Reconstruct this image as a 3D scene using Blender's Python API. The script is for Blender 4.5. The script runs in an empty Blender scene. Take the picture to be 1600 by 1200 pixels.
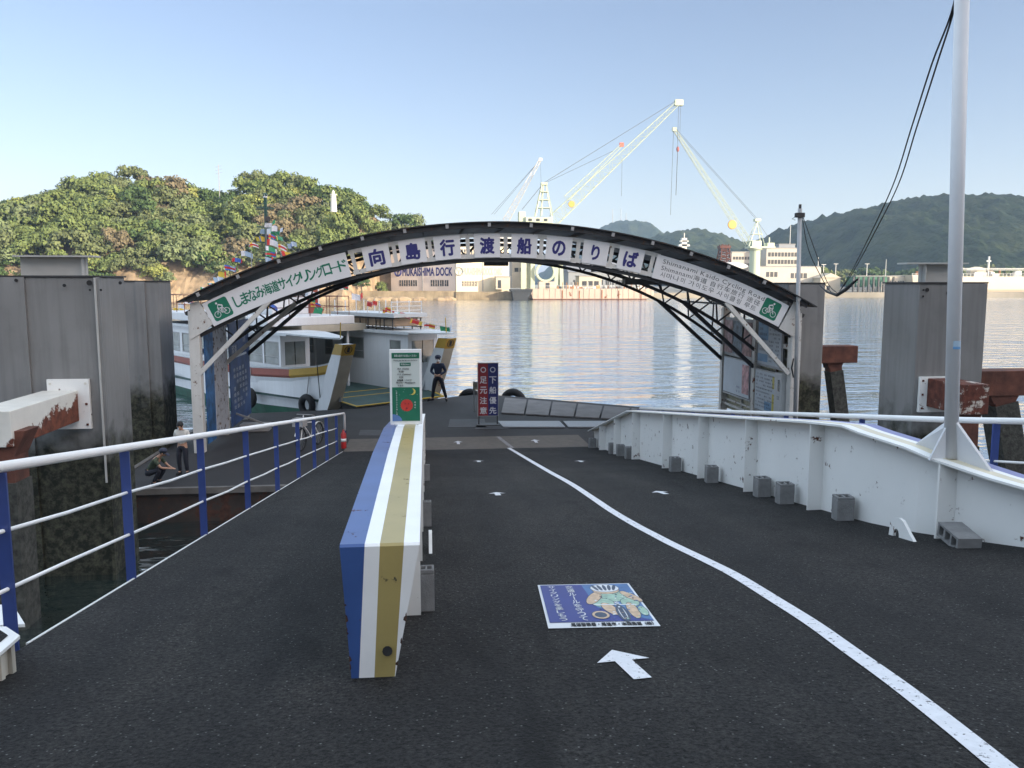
import bpy, math, random
import numpy as np
from mathutils import Vector, Matrix, noise
random.seed(7)
C=bpy.context; COL=C.scene.collection
R=math.radians
EYE=5.5; F=1300.0
PITCH=math.atan(157/F); YAW=math.atan(135/F*math.cos(PITCH))
CP,SP,CY,SY=math.cos(PITCH),math.sin(PITCH),math.cos(YAW),math.sin(YAW)
def P(px,py,Y=None,Z=None,X=None):
    a=(px-800)/F; b=-(py-600)/F
    fy=CP+b*SP; fz=-SP+b*CP
    d=Vector((a*CY+fy*SY,-a*SY+fy*CY,fz))
    t=Y/d.y if Y is not None else ((Z-EYE)/d.z if Z is not None else X/d.x)
    return Vector((d.x*t,d.y*t,EYE+d.z*t))
V=Vector
# ---------------------------------------------------------------- materials
MATS={}
def mat(name,base,rough=.6,metal=0,var=.12,scale=3,bump=.0,bscale=60,rust=0,rscale=4,rcol=(.13,.045,.02),streak=0,spec=.5,dirt=0,emit=0,island=0,stretch=(1,1,1)):
    if name in MATS: return MATS[name]
    m=bpy.data.materials.new(name); m.use_nodes=True; nt=m.node_tree; N=nt.nodes; L=nt.links
    b=N['Principled BSDF']; b.inputs['Roughness'].default_value=rough; b.inputs['Metallic'].default_value=metal
    b.inputs['Specular IOR Level'].default_value=spec
    tc=N.new('ShaderNodeTexCoord'); mp=N.new('ShaderNodeMapping'); mp.inputs['Scale'].default_value=stretch
    L.new(tc.outputs['Object'],mp.inputs['Vector'])
    def nz(s,det=6,vec=None,ro=.6):
        n=N.new('ShaderNodeTexNoise'); n.inputs['Scale'].default_value=s; n.inputs['Detail'].default_value=det; n.inputs['Roughness'].default_value=ro
        L.new(vec or mp.outputs[0],n.inputs['Vector']); return n.outputs['Fac']
    def ramp(f,a,c,ca,cb):
        r=N.new('ShaderNodeValToRGB'); r.color_ramp.elements[0].position=a; r.color_ramp.elements[1].position=c
        r.color_ramp.elements[0].color=(*ca,1); r.color_ramp.elements[1].color=(*cb,1); L.new(f,r.inputs[0]); return r.outputs[0]
    def mix(f,a,c,mode='MIX'):
        x=N.new('ShaderNodeMix'); x.data_type='RGBA'; x.blend_type=mode
        if isinstance(f,float): x.inputs[0].default_value=f
        else: L.new(f,x.inputs[0])
        for i,q in ((6,a),(7,c)):
            if isinstance(q,tuple): x.inputs[i].default_value=(*q,1)
            else: L.new(q,x.inputs[i])
        return x.outputs[2]
    lo=tuple(max(0,c*(1-var)) for c in base); hi=tuple(min(1,c*(1+var)) for c in base)
    col=ramp(nz(scale),.3,.7,lo,hi)
    if island:
        g=N.new('ShaderNodeNewGeometry')
        r=ramp(g.outputs['Random Per Island'],0,1,(1-island,)*3,(1+island*.8,1+island*.8,1+island*.2))
        col=mix(1.0,col,r,'MULTIPLY')
    if streak:
        m2=N.new('ShaderNodeMapping'); m2.inputs['Scale'].default_value=(6,6,.35); L.new(tc.outputs['Object'],m2.inputs['Vector'])
        f=ramp(nz(1.2,5,m2.outputs[0]),.45,.75,(0,0,0),(streak,)*3)
        col=mix(f,col,tuple(c*.35 for c in base))
    if dirt:
        f=ramp(nz(scale*4,8),.5,.8,(0,0,0),(dirt,)*3); col=mix(f,col,tuple(c*.4+.02 for c in base))
    rf=None
    if rust:
        f=ramp(nz(rscale,10,None,.7),.62-rust*.3,.66-rust*.3,(0,0,0),(1,1,1)); rc=ramp(nz(rscale*5,8),.3,.7,tuple(c*.5 for c in rcol),tuple(c*1.7 for c in rcol))
        col=mix(f,col,rc); rf=f
        rr=N.new('ShaderNodeMapRange'); L.new(f,rr.inputs[0]); rr.inputs[3].default_value=rough; rr.inputs[4].default_value=.9; L.new(rr.outputs[0],b.inputs['Roughness'])
    L.new(col,b.inputs['Base Color'])
    if bump:
        bp=N.new('ShaderNodeBump'); bp.inputs['Strength'].default_value=bump; bp.inputs['Distance'].default_value=.02
        L.new(nz(bscale,8),bp.inputs['Height']); L.new(bp.outputs[0],b.inputs['Normal'])
    if emit:
        b.inputs['Emission Color'].default_value=(*base,1); b.inputs['Emission Strength'].default_value=emit
    MATS[name]=m; return m
WHITE=mat('white_paint',(.78,.78,.76),.4,var=.04,scale=1.5,rust=.015,rscale=6,rcol=(.09,.035,.02),dirt=.1)
WHITE2=mat('white_enamel',(.8,.8,.79),.4,var=.05,dirt=.1)
GOLD_SHEEN=mat('gold_sheen_paint',(.62,.56,.42),.4,var=.1,dirt=.1)  # gold paint paled: sky sheen is put into the colour
GOLD=mat('gold_paint',(.36,.285,.11),.33,var=.1,dirt=.22,rust=.03,rscale=5,rcol=(.02,.02,.02))
BLUE=mat('blue_paint',(.045,.095,.27),.28,var=.14,dirt=.25,rust=.04,rscale=7,rcol=(.1,.04,.02))
RAILBLUE=mat('rail_blue',(.03,.055,.2),.4,var=.15)
DARK=mat('dark_steel',(.035,.035,.037),.6,var=.3)
BLACK=mat('black_rubber',(.012,.012,.013),.75,var=.3,bump=.3,bscale=30)
GREY=mat('grey_steel',(.3,.3,.3),.5,var=.15,dirt=.3)
POLEW=mat('pole_paint',(.6,.61,.63),.4,var=.04)
GLASS=mat('dark_glass',(.04,.05,.055),.08,var=.2,spec=.8)
GLASSL=mat('pale_glass',(.22,.24,.23),.1,var=.3,scale=1.2,spec=.8)
CONC=mat('concrete_block',(.2,.2,.2),.9,var=.2,scale=8,bump=.5,bscale=90)
RUST=mat('rusty_steel',(.10,.035,.022),.85,var=.5,scale=3,bump=.4,bscale=25,dirt=.4)
RUSTW=mat('rusty_white_steel',(.66,.64,.58),.5,var=.08,rust=.42,rscale=1.3,rcol=(.12,.035,.018),bump=.15,bscale=20)
NAVY=mat('navy_lettering',(.02,.02,.15),.5,var=.05)
GREENL=mat('green_lettering',(.0,.16,.09),.5,var=.05)
BLACKL=mat('black_lettering',(.02,.02,.025),.5,var=.05)
BOARD=mat('sign_board_white',(.70,.70,.71),.5,var=.04,scale=.8,dirt=.12)
SGREEN=mat('sign_green',(.005,.15,.085),.45,var=.06)
RED=mat('red_paint',(.42,.025,.025),.45,var=.1)
YEL=mat('yellow_paint',(.5,.33,.03),.45,var=.12,dirt=.2)
SKIN=mat('skin',(.42,.24,.16),.5,var=.06)
HAIR=mat('black_hair',(.012,.01,.01),.6,var=.2)
# ---------------------------------------------------------------- mesh builder
class MB:
    def __init__(s): s.v=[]; s.f=[]; s.m=[]; s.ms=[]; s.sm=False
    def mi(s,m):
        if m is None: return 0
        if m not in s.ms: s.ms.append(m)
        return s.ms.index(m)
    def add(s,vs,fs,m=None):
        o=len(s.v); s.v+= [tuple(v) for v in vs]; k=s.mi(m)
        for f in fs: s.f.append([i+o for i in f]); s.m.append(k)
    def box(s,a,b,m=None):
        x0,y0,z0=[min(a[i],b[i]) for i in range(3)]; x1,y1,z1=[max(a[i],b[i]) for i in range(3)]
        s.add([(x0,y0,z0),(x1,y0,z0),(x1,y1,z0),(x0,y1,z0),(x0,y0,z1),(x1,y0,z1),(x1,y1,z1),(x0,y1,z1)],
          [(0,3,2,1),(4,5,6,7),(0,1,5,4),(1,2,6,5),(2,3,7,6),(3,0,4,7)],m)
    def prism(s,poly,ext,m=None):      # poly: 3D points, ext: vector
        n=len(poly); p=[V(q) for q in poly]; e=V(ext)
        nrm=V((0,0,0))
        for i in range(n): nrm+=p[i].cross(p[(i+1)%n])
        fs=[list(range(n)),[i+n for i in range(n-1,-1,-1)]]+[(i,i+n,(i+1)%n+n,(i+1)%n) for i in range(n)]
        if nrm.dot(e)>0: fs=[list(reversed(f)) for f in fs]
        s.add(p+[q+e for q in p],fs,m)
    def bar(s,a,b,w,h,m=None,up=(0,0,1)):
        a=V(a);b=V(b);d=(b-a).normalized(); u=V(up)
        if abs(d.dot(u))>.99: u=V((0,1,0))
        r=d.cross(u).normalized()*w/2; u=r.cross(d).normalized()*h/2
        s.prism([a-r-u,a+r-u,a+r+u,a-r+u],b-a,m)
    def tube(s,pts,r,n=8,m=None,cap=True):
        pts=[V(p) for p in pts]; rs=r if isinstance(r,(list,tuple)) else [r]*len(pts); vs=[];fs=[]
        ref=V((0,0,1))
        for i,p in enumerate(pts):
            d=(pts[min(i+1,len(pts)-1)]-pts[max(i-1,0)]).normalized()
            u=d.cross(ref if abs(d.dot(ref))<.95 else V((0,1,0))).normalized(); w=d.cross(u)
            for k in range(n):
                a=2*math.pi*k/n; vs.append(p+(u*math.cos(a)+w*math.sin(a))*rs[i])
        for i in range(len(pts)-1):
            for k in range(n):
                fs.append((i*n+k,(i)*n+(k+1)%n,(i+1)*n+(k+1)%n,(i+1)*n+k))
        if cap: fs.append(list(range(n-1,-1,-1))); fs.append([(len(pts)-1)*n+k for k in range(n)])
        s.add(vs,fs,m)
    def torus(s,c,ax,R1,r,n=20,k=8,m=None):
        c=V(c);ax=V(ax).normalized();u=ax.orthogonal().normalized();w=ax.cross(u);vs=[];fs=[]
        for i in range(n):
            a=2*math.pi*i/n; d=u*math.cos(a)+w*math.sin(a)
            for j in range(k):
                b=2*math.pi*j/k; vs.append(c+d*(R1+r*math.cos(b))+ax*r*math.sin(b))
        for i in range(n):
            for j in range(k): fs.append((i*k+j,((i+1)%n)*k+j,((i+1)%n)*k+(j+1)%k,i*k+(j+1)%k))
        s.add(vs,fs,m)
    def lathe(s,c,prof,n=16,m=None):   # prof [(r,z)]
        c=V(c); vs=[];fs=[]
        for r,z in prof:
            for k in range(n): a=2*math.pi*k/n; vs.append(c+V((r*math.cos(a),r*math.sin(a),z)))
        for i in range(len(prof)-1):
            for k in range(n): fs.append((i*n+k,i*n+(k+1)%n,(i+1)*n+(k+1)%n,(i+1)*n+k))
        fs.append(list(range(n-1,-1,-1))); fs.append([(len(prof)-1)*n+k for k in range(n)])
        s.add(vs,fs,m)
    def ball(s,c,r,m=None,nu=10,nv=8,sc=(1,1,1)):
        c=V(c); vs=[];fs=[]
        for i in range(nv+1):
            t=math.pi*i/nv
            for k in range(nu): a=2*math.pi*k/nu; vs.append(c+V((r*sc[0]*math.sin(t)*math.cos(a),r*sc[1]*math.sin(t)*math.sin(a),-r*sc[2]*math.cos(t))))
        for i in range(nv):
            for k in range(nu): fs.append((i*nu+k,i*nu+(k+1)%nu,(i+1)*nu+(k+1)%nu,(i+1)*nu+k))
        s.add(vs,fs,m)
    def build(s,name,m=None,parent=None,local=False,origin=None,smooth=None,bevel=0):
        me=bpy.data.meshes.new(name); vs=s.v
        off=V((0,0,0))
        if parent is not None:
            if not local: off=V(parent.get('_w',(0,0,0)))
        elif not local:
            if origin is None:
                xs=[v[0] for v in vs];ys=[v[1] for v in vs];zs=[v[2] for v in vs]
                origin=((min(xs)+max(xs))/2,(min(ys)+max(ys))/2,min(zs))
            off=V(origin)
        me.from_pydata([(v[0]-off.x,v[1]-off.y,v[2]-off.z) for v in vs],[],s.f)
        ms=s.ms if s.ms else [m]
        if s.ms and m is not None and m not in ms: pass
        for q in ms: me.materials.append(q)
        if len(ms)>1: me.polygons.foreach_set('material_index',s.m)
        if smooth if smooth is not None else s.sm: me.polygons.foreach_set('use_smooth',[True]*len(s.f))
        me.update(); o=bpy.data.objects.new(name,me); COL.objects.link(o)
        if parent is not None: o.parent=parent; o['_w']=parent.get('_w',(0,0,0))
        else:
            o.location=off if not local else (0,0,0); o['_w']=tuple(off)
        if bevel:
            bv=o.modifiers.new('bevel','BEVEL'); bv.width=bevel; bv.segments=2; bv.limit_method='ANGLE'
        return o
def tag(o,label=None,cat=None,group=None,kind=None):
    if label: o['label']=label
    if cat: o['category']=cat
    if group: o['group']=group
    if kind: o['kind']=kind
    return o
def thing(name,label,cat,loc=(0,0,0),rz=0,group=None):
    o=bpy.data.objects.new(name,None); COL.objects.link(o); o.location=loc; o.rotation_euler=(0,0,rz); o['_w']=tuple(loc)
    o.empty_display_size=.2
    return tag(o,label,cat,group)
def copy_tree(o,parent=None,loc=None,rz=None,label=None,scale=None):
    c=o.copy(); COL.objects.link(c); c.parent=parent
    if loc is not None: c.location=loc
    if rz is not None: c.rotation_euler=(0,0,rz)
    if scale is not None: c.scale=(scale if isinstance(scale,tuple) else (scale,)*3)
    if label: c['label']=label
    for ch in list(o.children): copy_tree(ch,c)
    return c
# ---------------------------------------------------------------- lettering
_tc={}
def glyphs(s,weight=0):
    weight=0
    k=(s,weight)
    if k in _tc: return _tc[k]
    cu=bpy.data.curves.new('t','FONT'); cu.body=s; cu.size=1; cu.align_x='CENTER'; cu.align_y='CENTER'; cu.offset=weight; cu.resolution_u=3
    o=bpy.data.objects.new('t',cu); COL.objects.link(o); C.view_layer.update()
    me=bpy.data.meshes.new_from_object(o.evaluated_get(C.evaluated_depsgraph_get()))
    vs=[v.co.copy() for v in me.vertices]; fs=[list(p.vertices) for p in me.polygons]
    bpy.data.objects.remove(o); bpy.data.curves.remove(cu); bpy.data.meshes.remove(me)
    if vs:
        cx=(min(v.x for v in vs)+max(v.x for v in vs))/2; cy=(min(v.y for v in vs)+max(v.y for v in vs))/2
        w=max(v.x for v in vs)-min(v.x for v in vs); h=max(v.y for v in vs)-min(v.y for v in vs)
        vs=[V((v.x-cx,v.y-cy,0)) for v in vs]
    else: w=h=0
    _tc[k]=(vs,fs,w,h); return _tc[k]
def text(mb,s,o,right,up,size=None,width=None,height=None,m=None,weight=0,align=0):
    vs,fs,w,h=glyphs(s,weight)
    if not vs: return
    right=V(right).normalized(); up=V(up).normalized()
    if size is None: size=(width/w if width else height/h)
    sx=size; sy=size
    if width and height: sx=width/w; sy=height/h
    off=align*w*sx/2
    n=right.cross(up)
    if weight>=.02: ofs=[(0,0)]+[(math.cos(k*math.pi/4)*weight,math.sin(k*math.pi/4)*weight) for k in range(8)]
    elif weight>0: ofs=[(weight,weight),(-weight,weight),(weight,-weight),(-weight,-weight)]
    else: ofs=[(0,0)]
    for i,(a,b) in enumerate(ofs):
        mb.add([V(o)+right*(v.x*sx+off+a*sx)+up*(v.y*sy+b*sy)+n*(.0005*i) for v in vs],fs,m)
def copyrun(mb,lines,o,right,up,m): # lines: list of (x,y,w,h,str)
    for x,y,w,h,s in lines:
        text(mb,s,V(o)+V(right)*x+V(up)*y,right,up,width=w,height=h,m=m)
# bicycle pictogram in a 1x1 square centred on 0; heading -x when flip=-1
def bike_icon(mb,o,right,up,s,m,flip=1):
    o=V(o);r=V(right).normalized()*s*flip;u=V(up).normalized()*s; n=r.cross(u).normalized()
    def pt(x,y): return o+r*x+u*y
    def ring(cx,cy,R1,w):
        k=22; vs=[];fs=[]
        for i in range(k):
            a=2*math.pi*i/k
            vs+= [pt(cx+math.cos(a)*(R1-w),cy+math.sin(a)*(R1-w)),pt(cx+math.cos(a)*R1,cy+math.sin(a)*R1)]
        for i in range(k): fs.append((2*i,2*i+1,(2*i+3)%(2*k),(2*i+2)%(2*k)))
        mb.add(vs,fs,m)
    def ln(a,b,w=.035):
        a=pt(*a);b=pt(*b); d=(b-a).normalized(); q=d.cross(n)*w*s/2; mb.add([a-q,b-q,b+q,a+q],[(0,1,2,3)],m)
    ring(-.25,-.2,.17,.03); ring(.25,-.2,.17,.03)
    for a,b in [((-.25,-.2),(-.1,.06)),((-.1,.06),(.13,.06)),((-.1,.06),(.0,-.2)),((.0,-.2),(.13,.06)),((.25,-.2),(.13,.06)),((0,-.2),(.25,-.2)),((-.14,.1),(-.06,.1))]: ln(a,b)
    for a,b,w in [((-.03,.26),(.17,.14),.07),((-.03,.26),(-.11,.1),.035),((.17,.12),(.02,.0),.06),((.02,.0),(.03,-.2),.045),((.17,.12),(.24,-.0),.0)]:
        if w: ln(a,b,w)
    k=12; mb.add([pt(-.07+.055*math.cos(2*math.pi*i/k),.345+.055*math.sin(2*math.pi*i/k)) for i in range(k)],[list(range(k))],m)
# ---------------------------------------------------------------- world, sun, camera
SUN_AZ=math.atan2(.72,-.62); SUN_EL=R(13)
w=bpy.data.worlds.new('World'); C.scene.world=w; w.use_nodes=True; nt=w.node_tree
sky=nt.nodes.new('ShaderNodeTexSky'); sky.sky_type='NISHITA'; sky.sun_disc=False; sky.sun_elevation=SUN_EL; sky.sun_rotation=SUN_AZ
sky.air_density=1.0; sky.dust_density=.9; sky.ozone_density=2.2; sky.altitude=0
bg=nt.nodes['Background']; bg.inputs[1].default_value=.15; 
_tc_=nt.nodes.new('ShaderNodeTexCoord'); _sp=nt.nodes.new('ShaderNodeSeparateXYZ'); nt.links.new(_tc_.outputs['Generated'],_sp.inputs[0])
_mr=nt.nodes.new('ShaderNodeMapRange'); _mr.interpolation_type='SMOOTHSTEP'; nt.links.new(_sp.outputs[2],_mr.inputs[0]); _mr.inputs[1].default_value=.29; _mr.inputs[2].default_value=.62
_mx=nt.nodes.new('ShaderNodeMix'); _mx.data_type='RGBA'; nt.links.new(_mr.outputs[0],_mx.inputs[0]); _mx.inputs[6].default_value=(.92,.75,.74,1); _mx.inputs[7].default_value=(7.2,4.8,3.2,1)  # sky above the frame multiplied up, added to brighten the shaded foreground
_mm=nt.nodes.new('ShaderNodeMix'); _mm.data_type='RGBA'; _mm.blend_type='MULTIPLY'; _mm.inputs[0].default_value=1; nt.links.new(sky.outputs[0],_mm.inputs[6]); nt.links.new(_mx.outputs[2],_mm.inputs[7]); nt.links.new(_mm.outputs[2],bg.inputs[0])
sd=V((math.sin(SUN_AZ)*math.cos(SUN_EL),math.cos(SUN_AZ)*math.cos(SUN_EL),math.sin(SUN_EL)))
sl=bpy.data.lights.new('sun','SUN'); sl.energy=4.5; sl.angle=R(.5); sl.color=(1,.88,.69)
so=bpy.data.objects.new('sun',sl); COL.objects.link(so); so.rotation_euler=(-sd).to_track_quat('-Z','Y').to_euler(); so.location=(60,-60,60)
cd=bpy.data.cameras.new('camera'); cam=bpy.data.objects.new('camera',cd); COL.objects.link(cam)
cam.location=(0,0,EYE); cam.rotation_euler=(math.pi/2-PITCH,0,-YAW); cd.sensor_width=36; cd.lens=36*F/1600; cd.clip_end=20000; cd.clip_start=.05
C.scene.camera=cam
vs=C.scene.view_settings; vs.view_transform='Standard'; vs.look='None'; vs.gamma=1; vs.exposure=0.9
C.scene.cycles.use_denoising=True; C.scene.cycles.max_bounces=6; C.scene.cycles.volume_bounces=1
# ---------------------------------------------------------------- water
def water_mat():
    m=bpy.data.materials.new('sea_water'); m.use_nodes=True; nt=m.node_tree;N=nt.nodes;L=nt.links; N.remove(N['Principled BSDF'])
    tc=N.new('ShaderNodeTexCoord'); last=None
    for sc,st,dist,sx,rot in ((.10,.5,.6,.6,.3),(.5,.9,.34,.36,-.2),(1.9,.8,.11,.40,.25)):
        mp=N.new('ShaderNodeMapping'); mp.inputs['Scale'].default_value=(sx,1,1); mp.inputs['Rotation'].default_value=(0,0,rot); L.new(tc.outputs['Object'],mp.inputs[0])
        n=N.new('ShaderNodeTexNoise'); n.inputs['Scale'].default_value=sc; n.inputs['Detail'].default_value=3; L.new(mp.outputs[0],n.inputs[0])
        bp=N.new('ShaderNodeBump'); bp.inputs['Strength'].default_value=st; bp.inputs['Distance'].default_value=dist; L.new(n.outputs[0],bp.inputs['Height'])
        if last: L.new(last.outputs[0],bp.inputs['Normal'])
        last=bp
    lw=N.new('ShaderNodeLayerWeight'); lw.inputs[0].default_value=.5; L.new(last.outputs[0],lw.inputs['Normal'])
    pw=N.new('ShaderNodeMath'); pw.operation='POWER'; L.new(lw.outputs['Facing'],pw.inputs[0]); pw.inputs[1].default_value=1.25
    ma=N.new('ShaderNodeMath'); ma.operation='MULTIPLY_ADD'; L.new(pw.outputs[0],ma.inputs[0]); ma.inputs[1].default_value=.95; ma.inputs[2].default_value=.015
    df=N.new('ShaderNodeBsdfDiffuse'); df.inputs[0].default_value=(.010,.022,.021,1)
    gl=N.new('ShaderNodeBsdfGlossy'); gl.inputs['Roughness'].default_value=.06; gl.inputs['Color'].default_value=(.95,.97,1,1); L.new(last.outputs[0],gl.inputs['Normal'])
    mx=N.new('ShaderNodeMixShader'); L.new(ma.outputs[0],mx.inputs[0]); L.new(df.outputs[0],mx.inputs[1]); L.new(gl.outputs[0],mx.inputs[2]); L.new(mx.outputs[0],N['Material Output'].inputs[0]); return m
mb=MB(); mb.add([(-4000,-60,0),(4000,-60,0),(4000,9000,0),(-4000,9000,0)],[(0,1,2,3)])
tag(mb.build('water',water_mat(),origin=(0,0,0)),kind='structure')
# ---------------------------------------------------------------- asphalt ramp + quay
def asphalt():
    m=bpy.data.materials.new('asphalt'); m.use_nodes=True; nt=m.node_tree;N=nt.nodes;L=nt.links;b=N['Principled BSDF']
    tc=N.new('ShaderNodeTexCoord')
    def nz(s,d=4,ro=.6):
        n=N.new('ShaderNodeTexNoise'); n.inputs['Scale'].default_value=s;n.inputs['Detail'].default_value=d;n.inputs['Roughness'].default_value=ro; L.new(tc.outputs['Object'],n.inputs[0]); return n.outputs[0]
    def rp(f,a,c,x,y):
        r=N.new('ShaderNodeValToRGB'); e=r.color_ramp.elements; e[0].position=a;e[1].position=c;e[0].color=(*x,1);e[1].color=(*y,1); L.new(f,r.inputs[0]); return r.outputs[0]
    def mul(a,c,mode='MULTIPLY',f=1):
        x=N.new('ShaderNodeMix');x.data_type='RGBA';x.blend_type=mode;x.inputs[0].default_value=f;L.new(a,x.inputs[6]);L.new(c,x.inputs[7]);return x.outputs[2]
    col=rp(nz(42,4,.85),.40,.62,(.001,.001,.001),(.042,.040,.039))
    col=mul(col,rp(nz(1.1,5),.3,.7,(.7,.7,.7),(1.2,1.2,1.2)))
    col=mul(col,rp(nz(.35,4,.7),.38,.6,(.72,.72,.74),(1.12,1.12,1.1)))
    m3=N.new('ShaderNodeMapping'); m3.inputs['Scale'].default_value=(1.7,.10,1); L.new(tc.outputs['Object'],m3.inputs[0])
    n3=N.new('ShaderNodeTexNoise'); n3.inputs['Scale'].default_value=1.2; n3.inputs['Detail'].default_value=5; L.new(m3.outputs[0],n3.inputs[0])
    col=mul(col,rp(n3.outputs[0],.35,.65,(.74,.75,.78),(1.3,1.27,1.22)))
    mp=N.new('ShaderNodeMapping'); mp.inputs['Scale'].default_value=(1.6,.5,1); mp.inputs['Rotation'].default_value=(0,0,.5); L.new(tc.outputs['Object'],mp.inputs[0])
    sn=N.new('ShaderNodeTexNoise'); sn.inputs['Scale'].default_value=1.3; sn.inputs['Detail'].default_value=7; sn.inputs['Distortion'].default_value=1.2; L.new(mp.outputs[0],sn.inputs[0])
    col=mul(col,rp(sn.outputs[0],.30,.42,(.45,.45,.46),(1,1,1)))
    vo=N.new('ShaderNodeTexVoronoi'); vo.inputs['Scale'].default_value=34; L.new(tc.outputs['Object'],vo.inputs[0])
    sp=rp(vo.outputs['Distance'],.05,.22,(.22,.22,.215),(0,0,0)); vs_=N.new('ShaderNodeSeparateColor'); L.new(vo.outputs['Color'],vs_.inputs[0])
    col=mul(col,mul(sp,rp(vs_.outputs[0],.62,.75,(0,0,0),(1,1,1))),'ADD',.8)
    L.new(col,b.inputs['Base Color']); b.inputs['Roughness'].default_value=.8; b.inputs['Specular IOR Level'].default_value=.28
    bp=N.new('ShaderNodeBump');bp.inputs['Strength'].default_value=1;bp.inputs['Distance'].default_value=.03;L.new(nz(40,4,.75),bp.inputs['Height']);L.new(bp.outputs[0],b.inputs['Normal'])
    return m
ASP=asphalt()
XL,XR=-2.33,4.95
SL=.14
def rz_(Y): return 4.1-SL*Y
def PR(px,py,h=0):   # pixel -> ramp surface
    a=P(px,py,Y=1); k=(a.z-EYE); t=-(1.4-h)/(k+SL); return V((a.x*t,t,EYE+k*t))
YE=23.0
OFFP=[(-1,2.6),(4.6,1.55),(6.5,.64),(6.8,.50),(7.25,.27),(7.6,.12),(8.1,.02),(8.6,0),(99,0)]
def off(y):
    for (a,b),(c,d) in zip(OFFP,OFFP[1:]):
        if y<=c: return b+(d-b)*(y-a)/(c-a)
    return 0
def flare(o):
    for q in [o]+list(o.children_recursive):
        if q.type=='MESH':
            wy=q.get('_w',(0,0,0))[1]
            for v in q.data.vertices: v.co.x+=off(v.co.y+wy)
mb=MB(); mb.prism([(x,y,rz_(y)) for x,y in [(XL,-.6),(XR+2.0,-.6),(XR+1.55,4.6),(XR+.6,6.5),(XR+.25,7.25),(XR,8.3),(XR,YE),(XL,YE)]],(0,0,-.13))
tag(mb.build('ramp',ASP,origin=(0,0,0)),kind='structure')
mb=MB(); mb.box((-60,-60,0),(120,-.6,rz_(-.6)-.001)); tag(mb.build('quay_ground',ASP,origin=(0,0,0)),kind='structure')
mb=MB(); mb.box((-60,-.6,0),(XL-.25,2.6,4.12)); mb.box((XR+.5,-.6,0),(60,2.6,4.12)); tag(mb.build('quay',CONC,origin=(0,0,0)),kind='structure')
# steel edge strip and side girder under the deck
mb=MB()
for x,y0 in ((XL-.014,4.9),(XR,8.7)):
    mb.prism([(x,y0,rz_(y0)+.006),(x,YE,rz_(YE)+.006),(x,YE,rz_(YE)-.22),(x,y0,rz_(y0)-.35)],(.014,0,0))
tag(mb.build('ramp_edge_strip',WHITE,origin=(0,0,0)),kind='structure')
# hinge flap
FLAP=mat('flap_plate',(.10,.085,.07),.75,var=.2,scale=6,bump=.3,bscale=120,dirt=.4)
mb=MB(); mb.prism([(XL,YE+.02,rz_(YE)-.01),(XL,YE+2.1,.84),(XL,YE+2.1,.80),(XL,YE+.02,rz_(YE)-.08)],(XR-XL-.3,0,0))
tag(mb.build('hinge_flap_plate',FLAP),'brown steel flap plate across the foot of the ramp','flap plate')
# white line (painted marking, about 4 mm proud)
PAINTW=mat('road_paint',(.62,.63,.66),.7,var=.08,scale=20,rust=.13,rscale=26,rcol=(.05,.05,.055),bump=.3,bscale=90)
PAINTD=mat('worn_road_paint',(.25,.24,.24),.8,var=.2,scale=20,rust=.3,rscale=30,rcol=(.06,.06,.06))
cl=[(793,699),(820,715),(856,736),(892,756),(924,777),(955,798),(992,820),(1024,837),(1051,851),(1105,877),(1150,900),(1210,937),(1270,975),(1330,1018),(1400,1068),(1470,1122),(1540,1178),(1600,1228),(1700,1320)]
pts=[PR(*q) for q in cl]
# smooth resample
def catmull(p,n=5):
    out=[]
    for i in range(len(p)-1):
        a,b,c,d=p[max(i-1,0)],p[i],p[i+1],p[min(i+2,len(p)-1)]
        for k in range(n):
            t=k/n; out.append(.5*((2*b)+(c-a)*t+(2*a-5*b+4*c-d)*t*t+(3*b-a-3*c+d)*t**3))
    out.append(p[-1]); return out
pts=catmull(pts); vs=[];fs=[]
for i,p in enumerate(pts):
    d=(pts[min(i+1,len(pts)-1)]-pts[max(i-1,0)]); d.z=0; d.normalize(); n=V((d.y,-d.x,0))*.052
    for q in (p-n,p+n): vs.append(V((q.x,q.y,rz_(q.y)+.005)))
for i in range(len(pts)-1): fs.append((2*i+1,2*i+3,2*i+2,2*i))
mb=MB(); mb.add(vs,[tuple(reversed(f)) for f in fs]); tag(mb.build('lane_line',PAINTW,origin=(0,0,0)),kind='structure')
# arrows: one mesh copied
mb=MB(); A=[(-.055,-.24),(.055,-.24),(.055,.05),(.17,.05),(0,.24),(-.17,.05),(-.055,.05)]
mb.add([(x,y,0) for x,y in A],[list(range(7))])
first=None
def slope_rot(o,rz=0): o.rotation_euler=(-math.atan(SL),0,rz)
for i,(px,py,lab,r) in enumerate([(979,1038,'large white arrow painted in front of the cyclist picture',.10),
    (777,772,'small white arrow painted left of the line, second nearest on that side',0),(748,721,'small white arrow painted left of the line near the ramp foot',0),
    (1033,770,'small white arrow painted right of the line, nearer the girder wall',.1),(907,721,'small white arrow painted right of the line by the ramp foot',0)]):
    if first is None: o=mb.build('painted_arrow',PAINTW,local=True); first=o
    else: o=first.copy(); COL.objects.link(o)
    p=PR(px,py); o.location=(p.x,p.y,p.z+.006); slope_rot(o,r); o.scale=(.85,1,1) if i==0 else (.75,.85,1)
    tag(o,lab,'road arrow','white arrows painted on the ramp')
for px,lab in ((716,'faint white arrow left of the line on the brown flap plate'),(837,'faint white arrow right of the line on the brown flap plate')):
    o=first.copy(); COL.objects.link(o); p=P(px,689,Y=YE+1); o.location=(p.x,YE+1.05,.872); o.rotation_euler=(R(-1.5),0,0); o.scale=(.8,1.2,1); tag(o,lab,'road arrow','white arrows painted on the ramp')
mb=MB()
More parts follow.
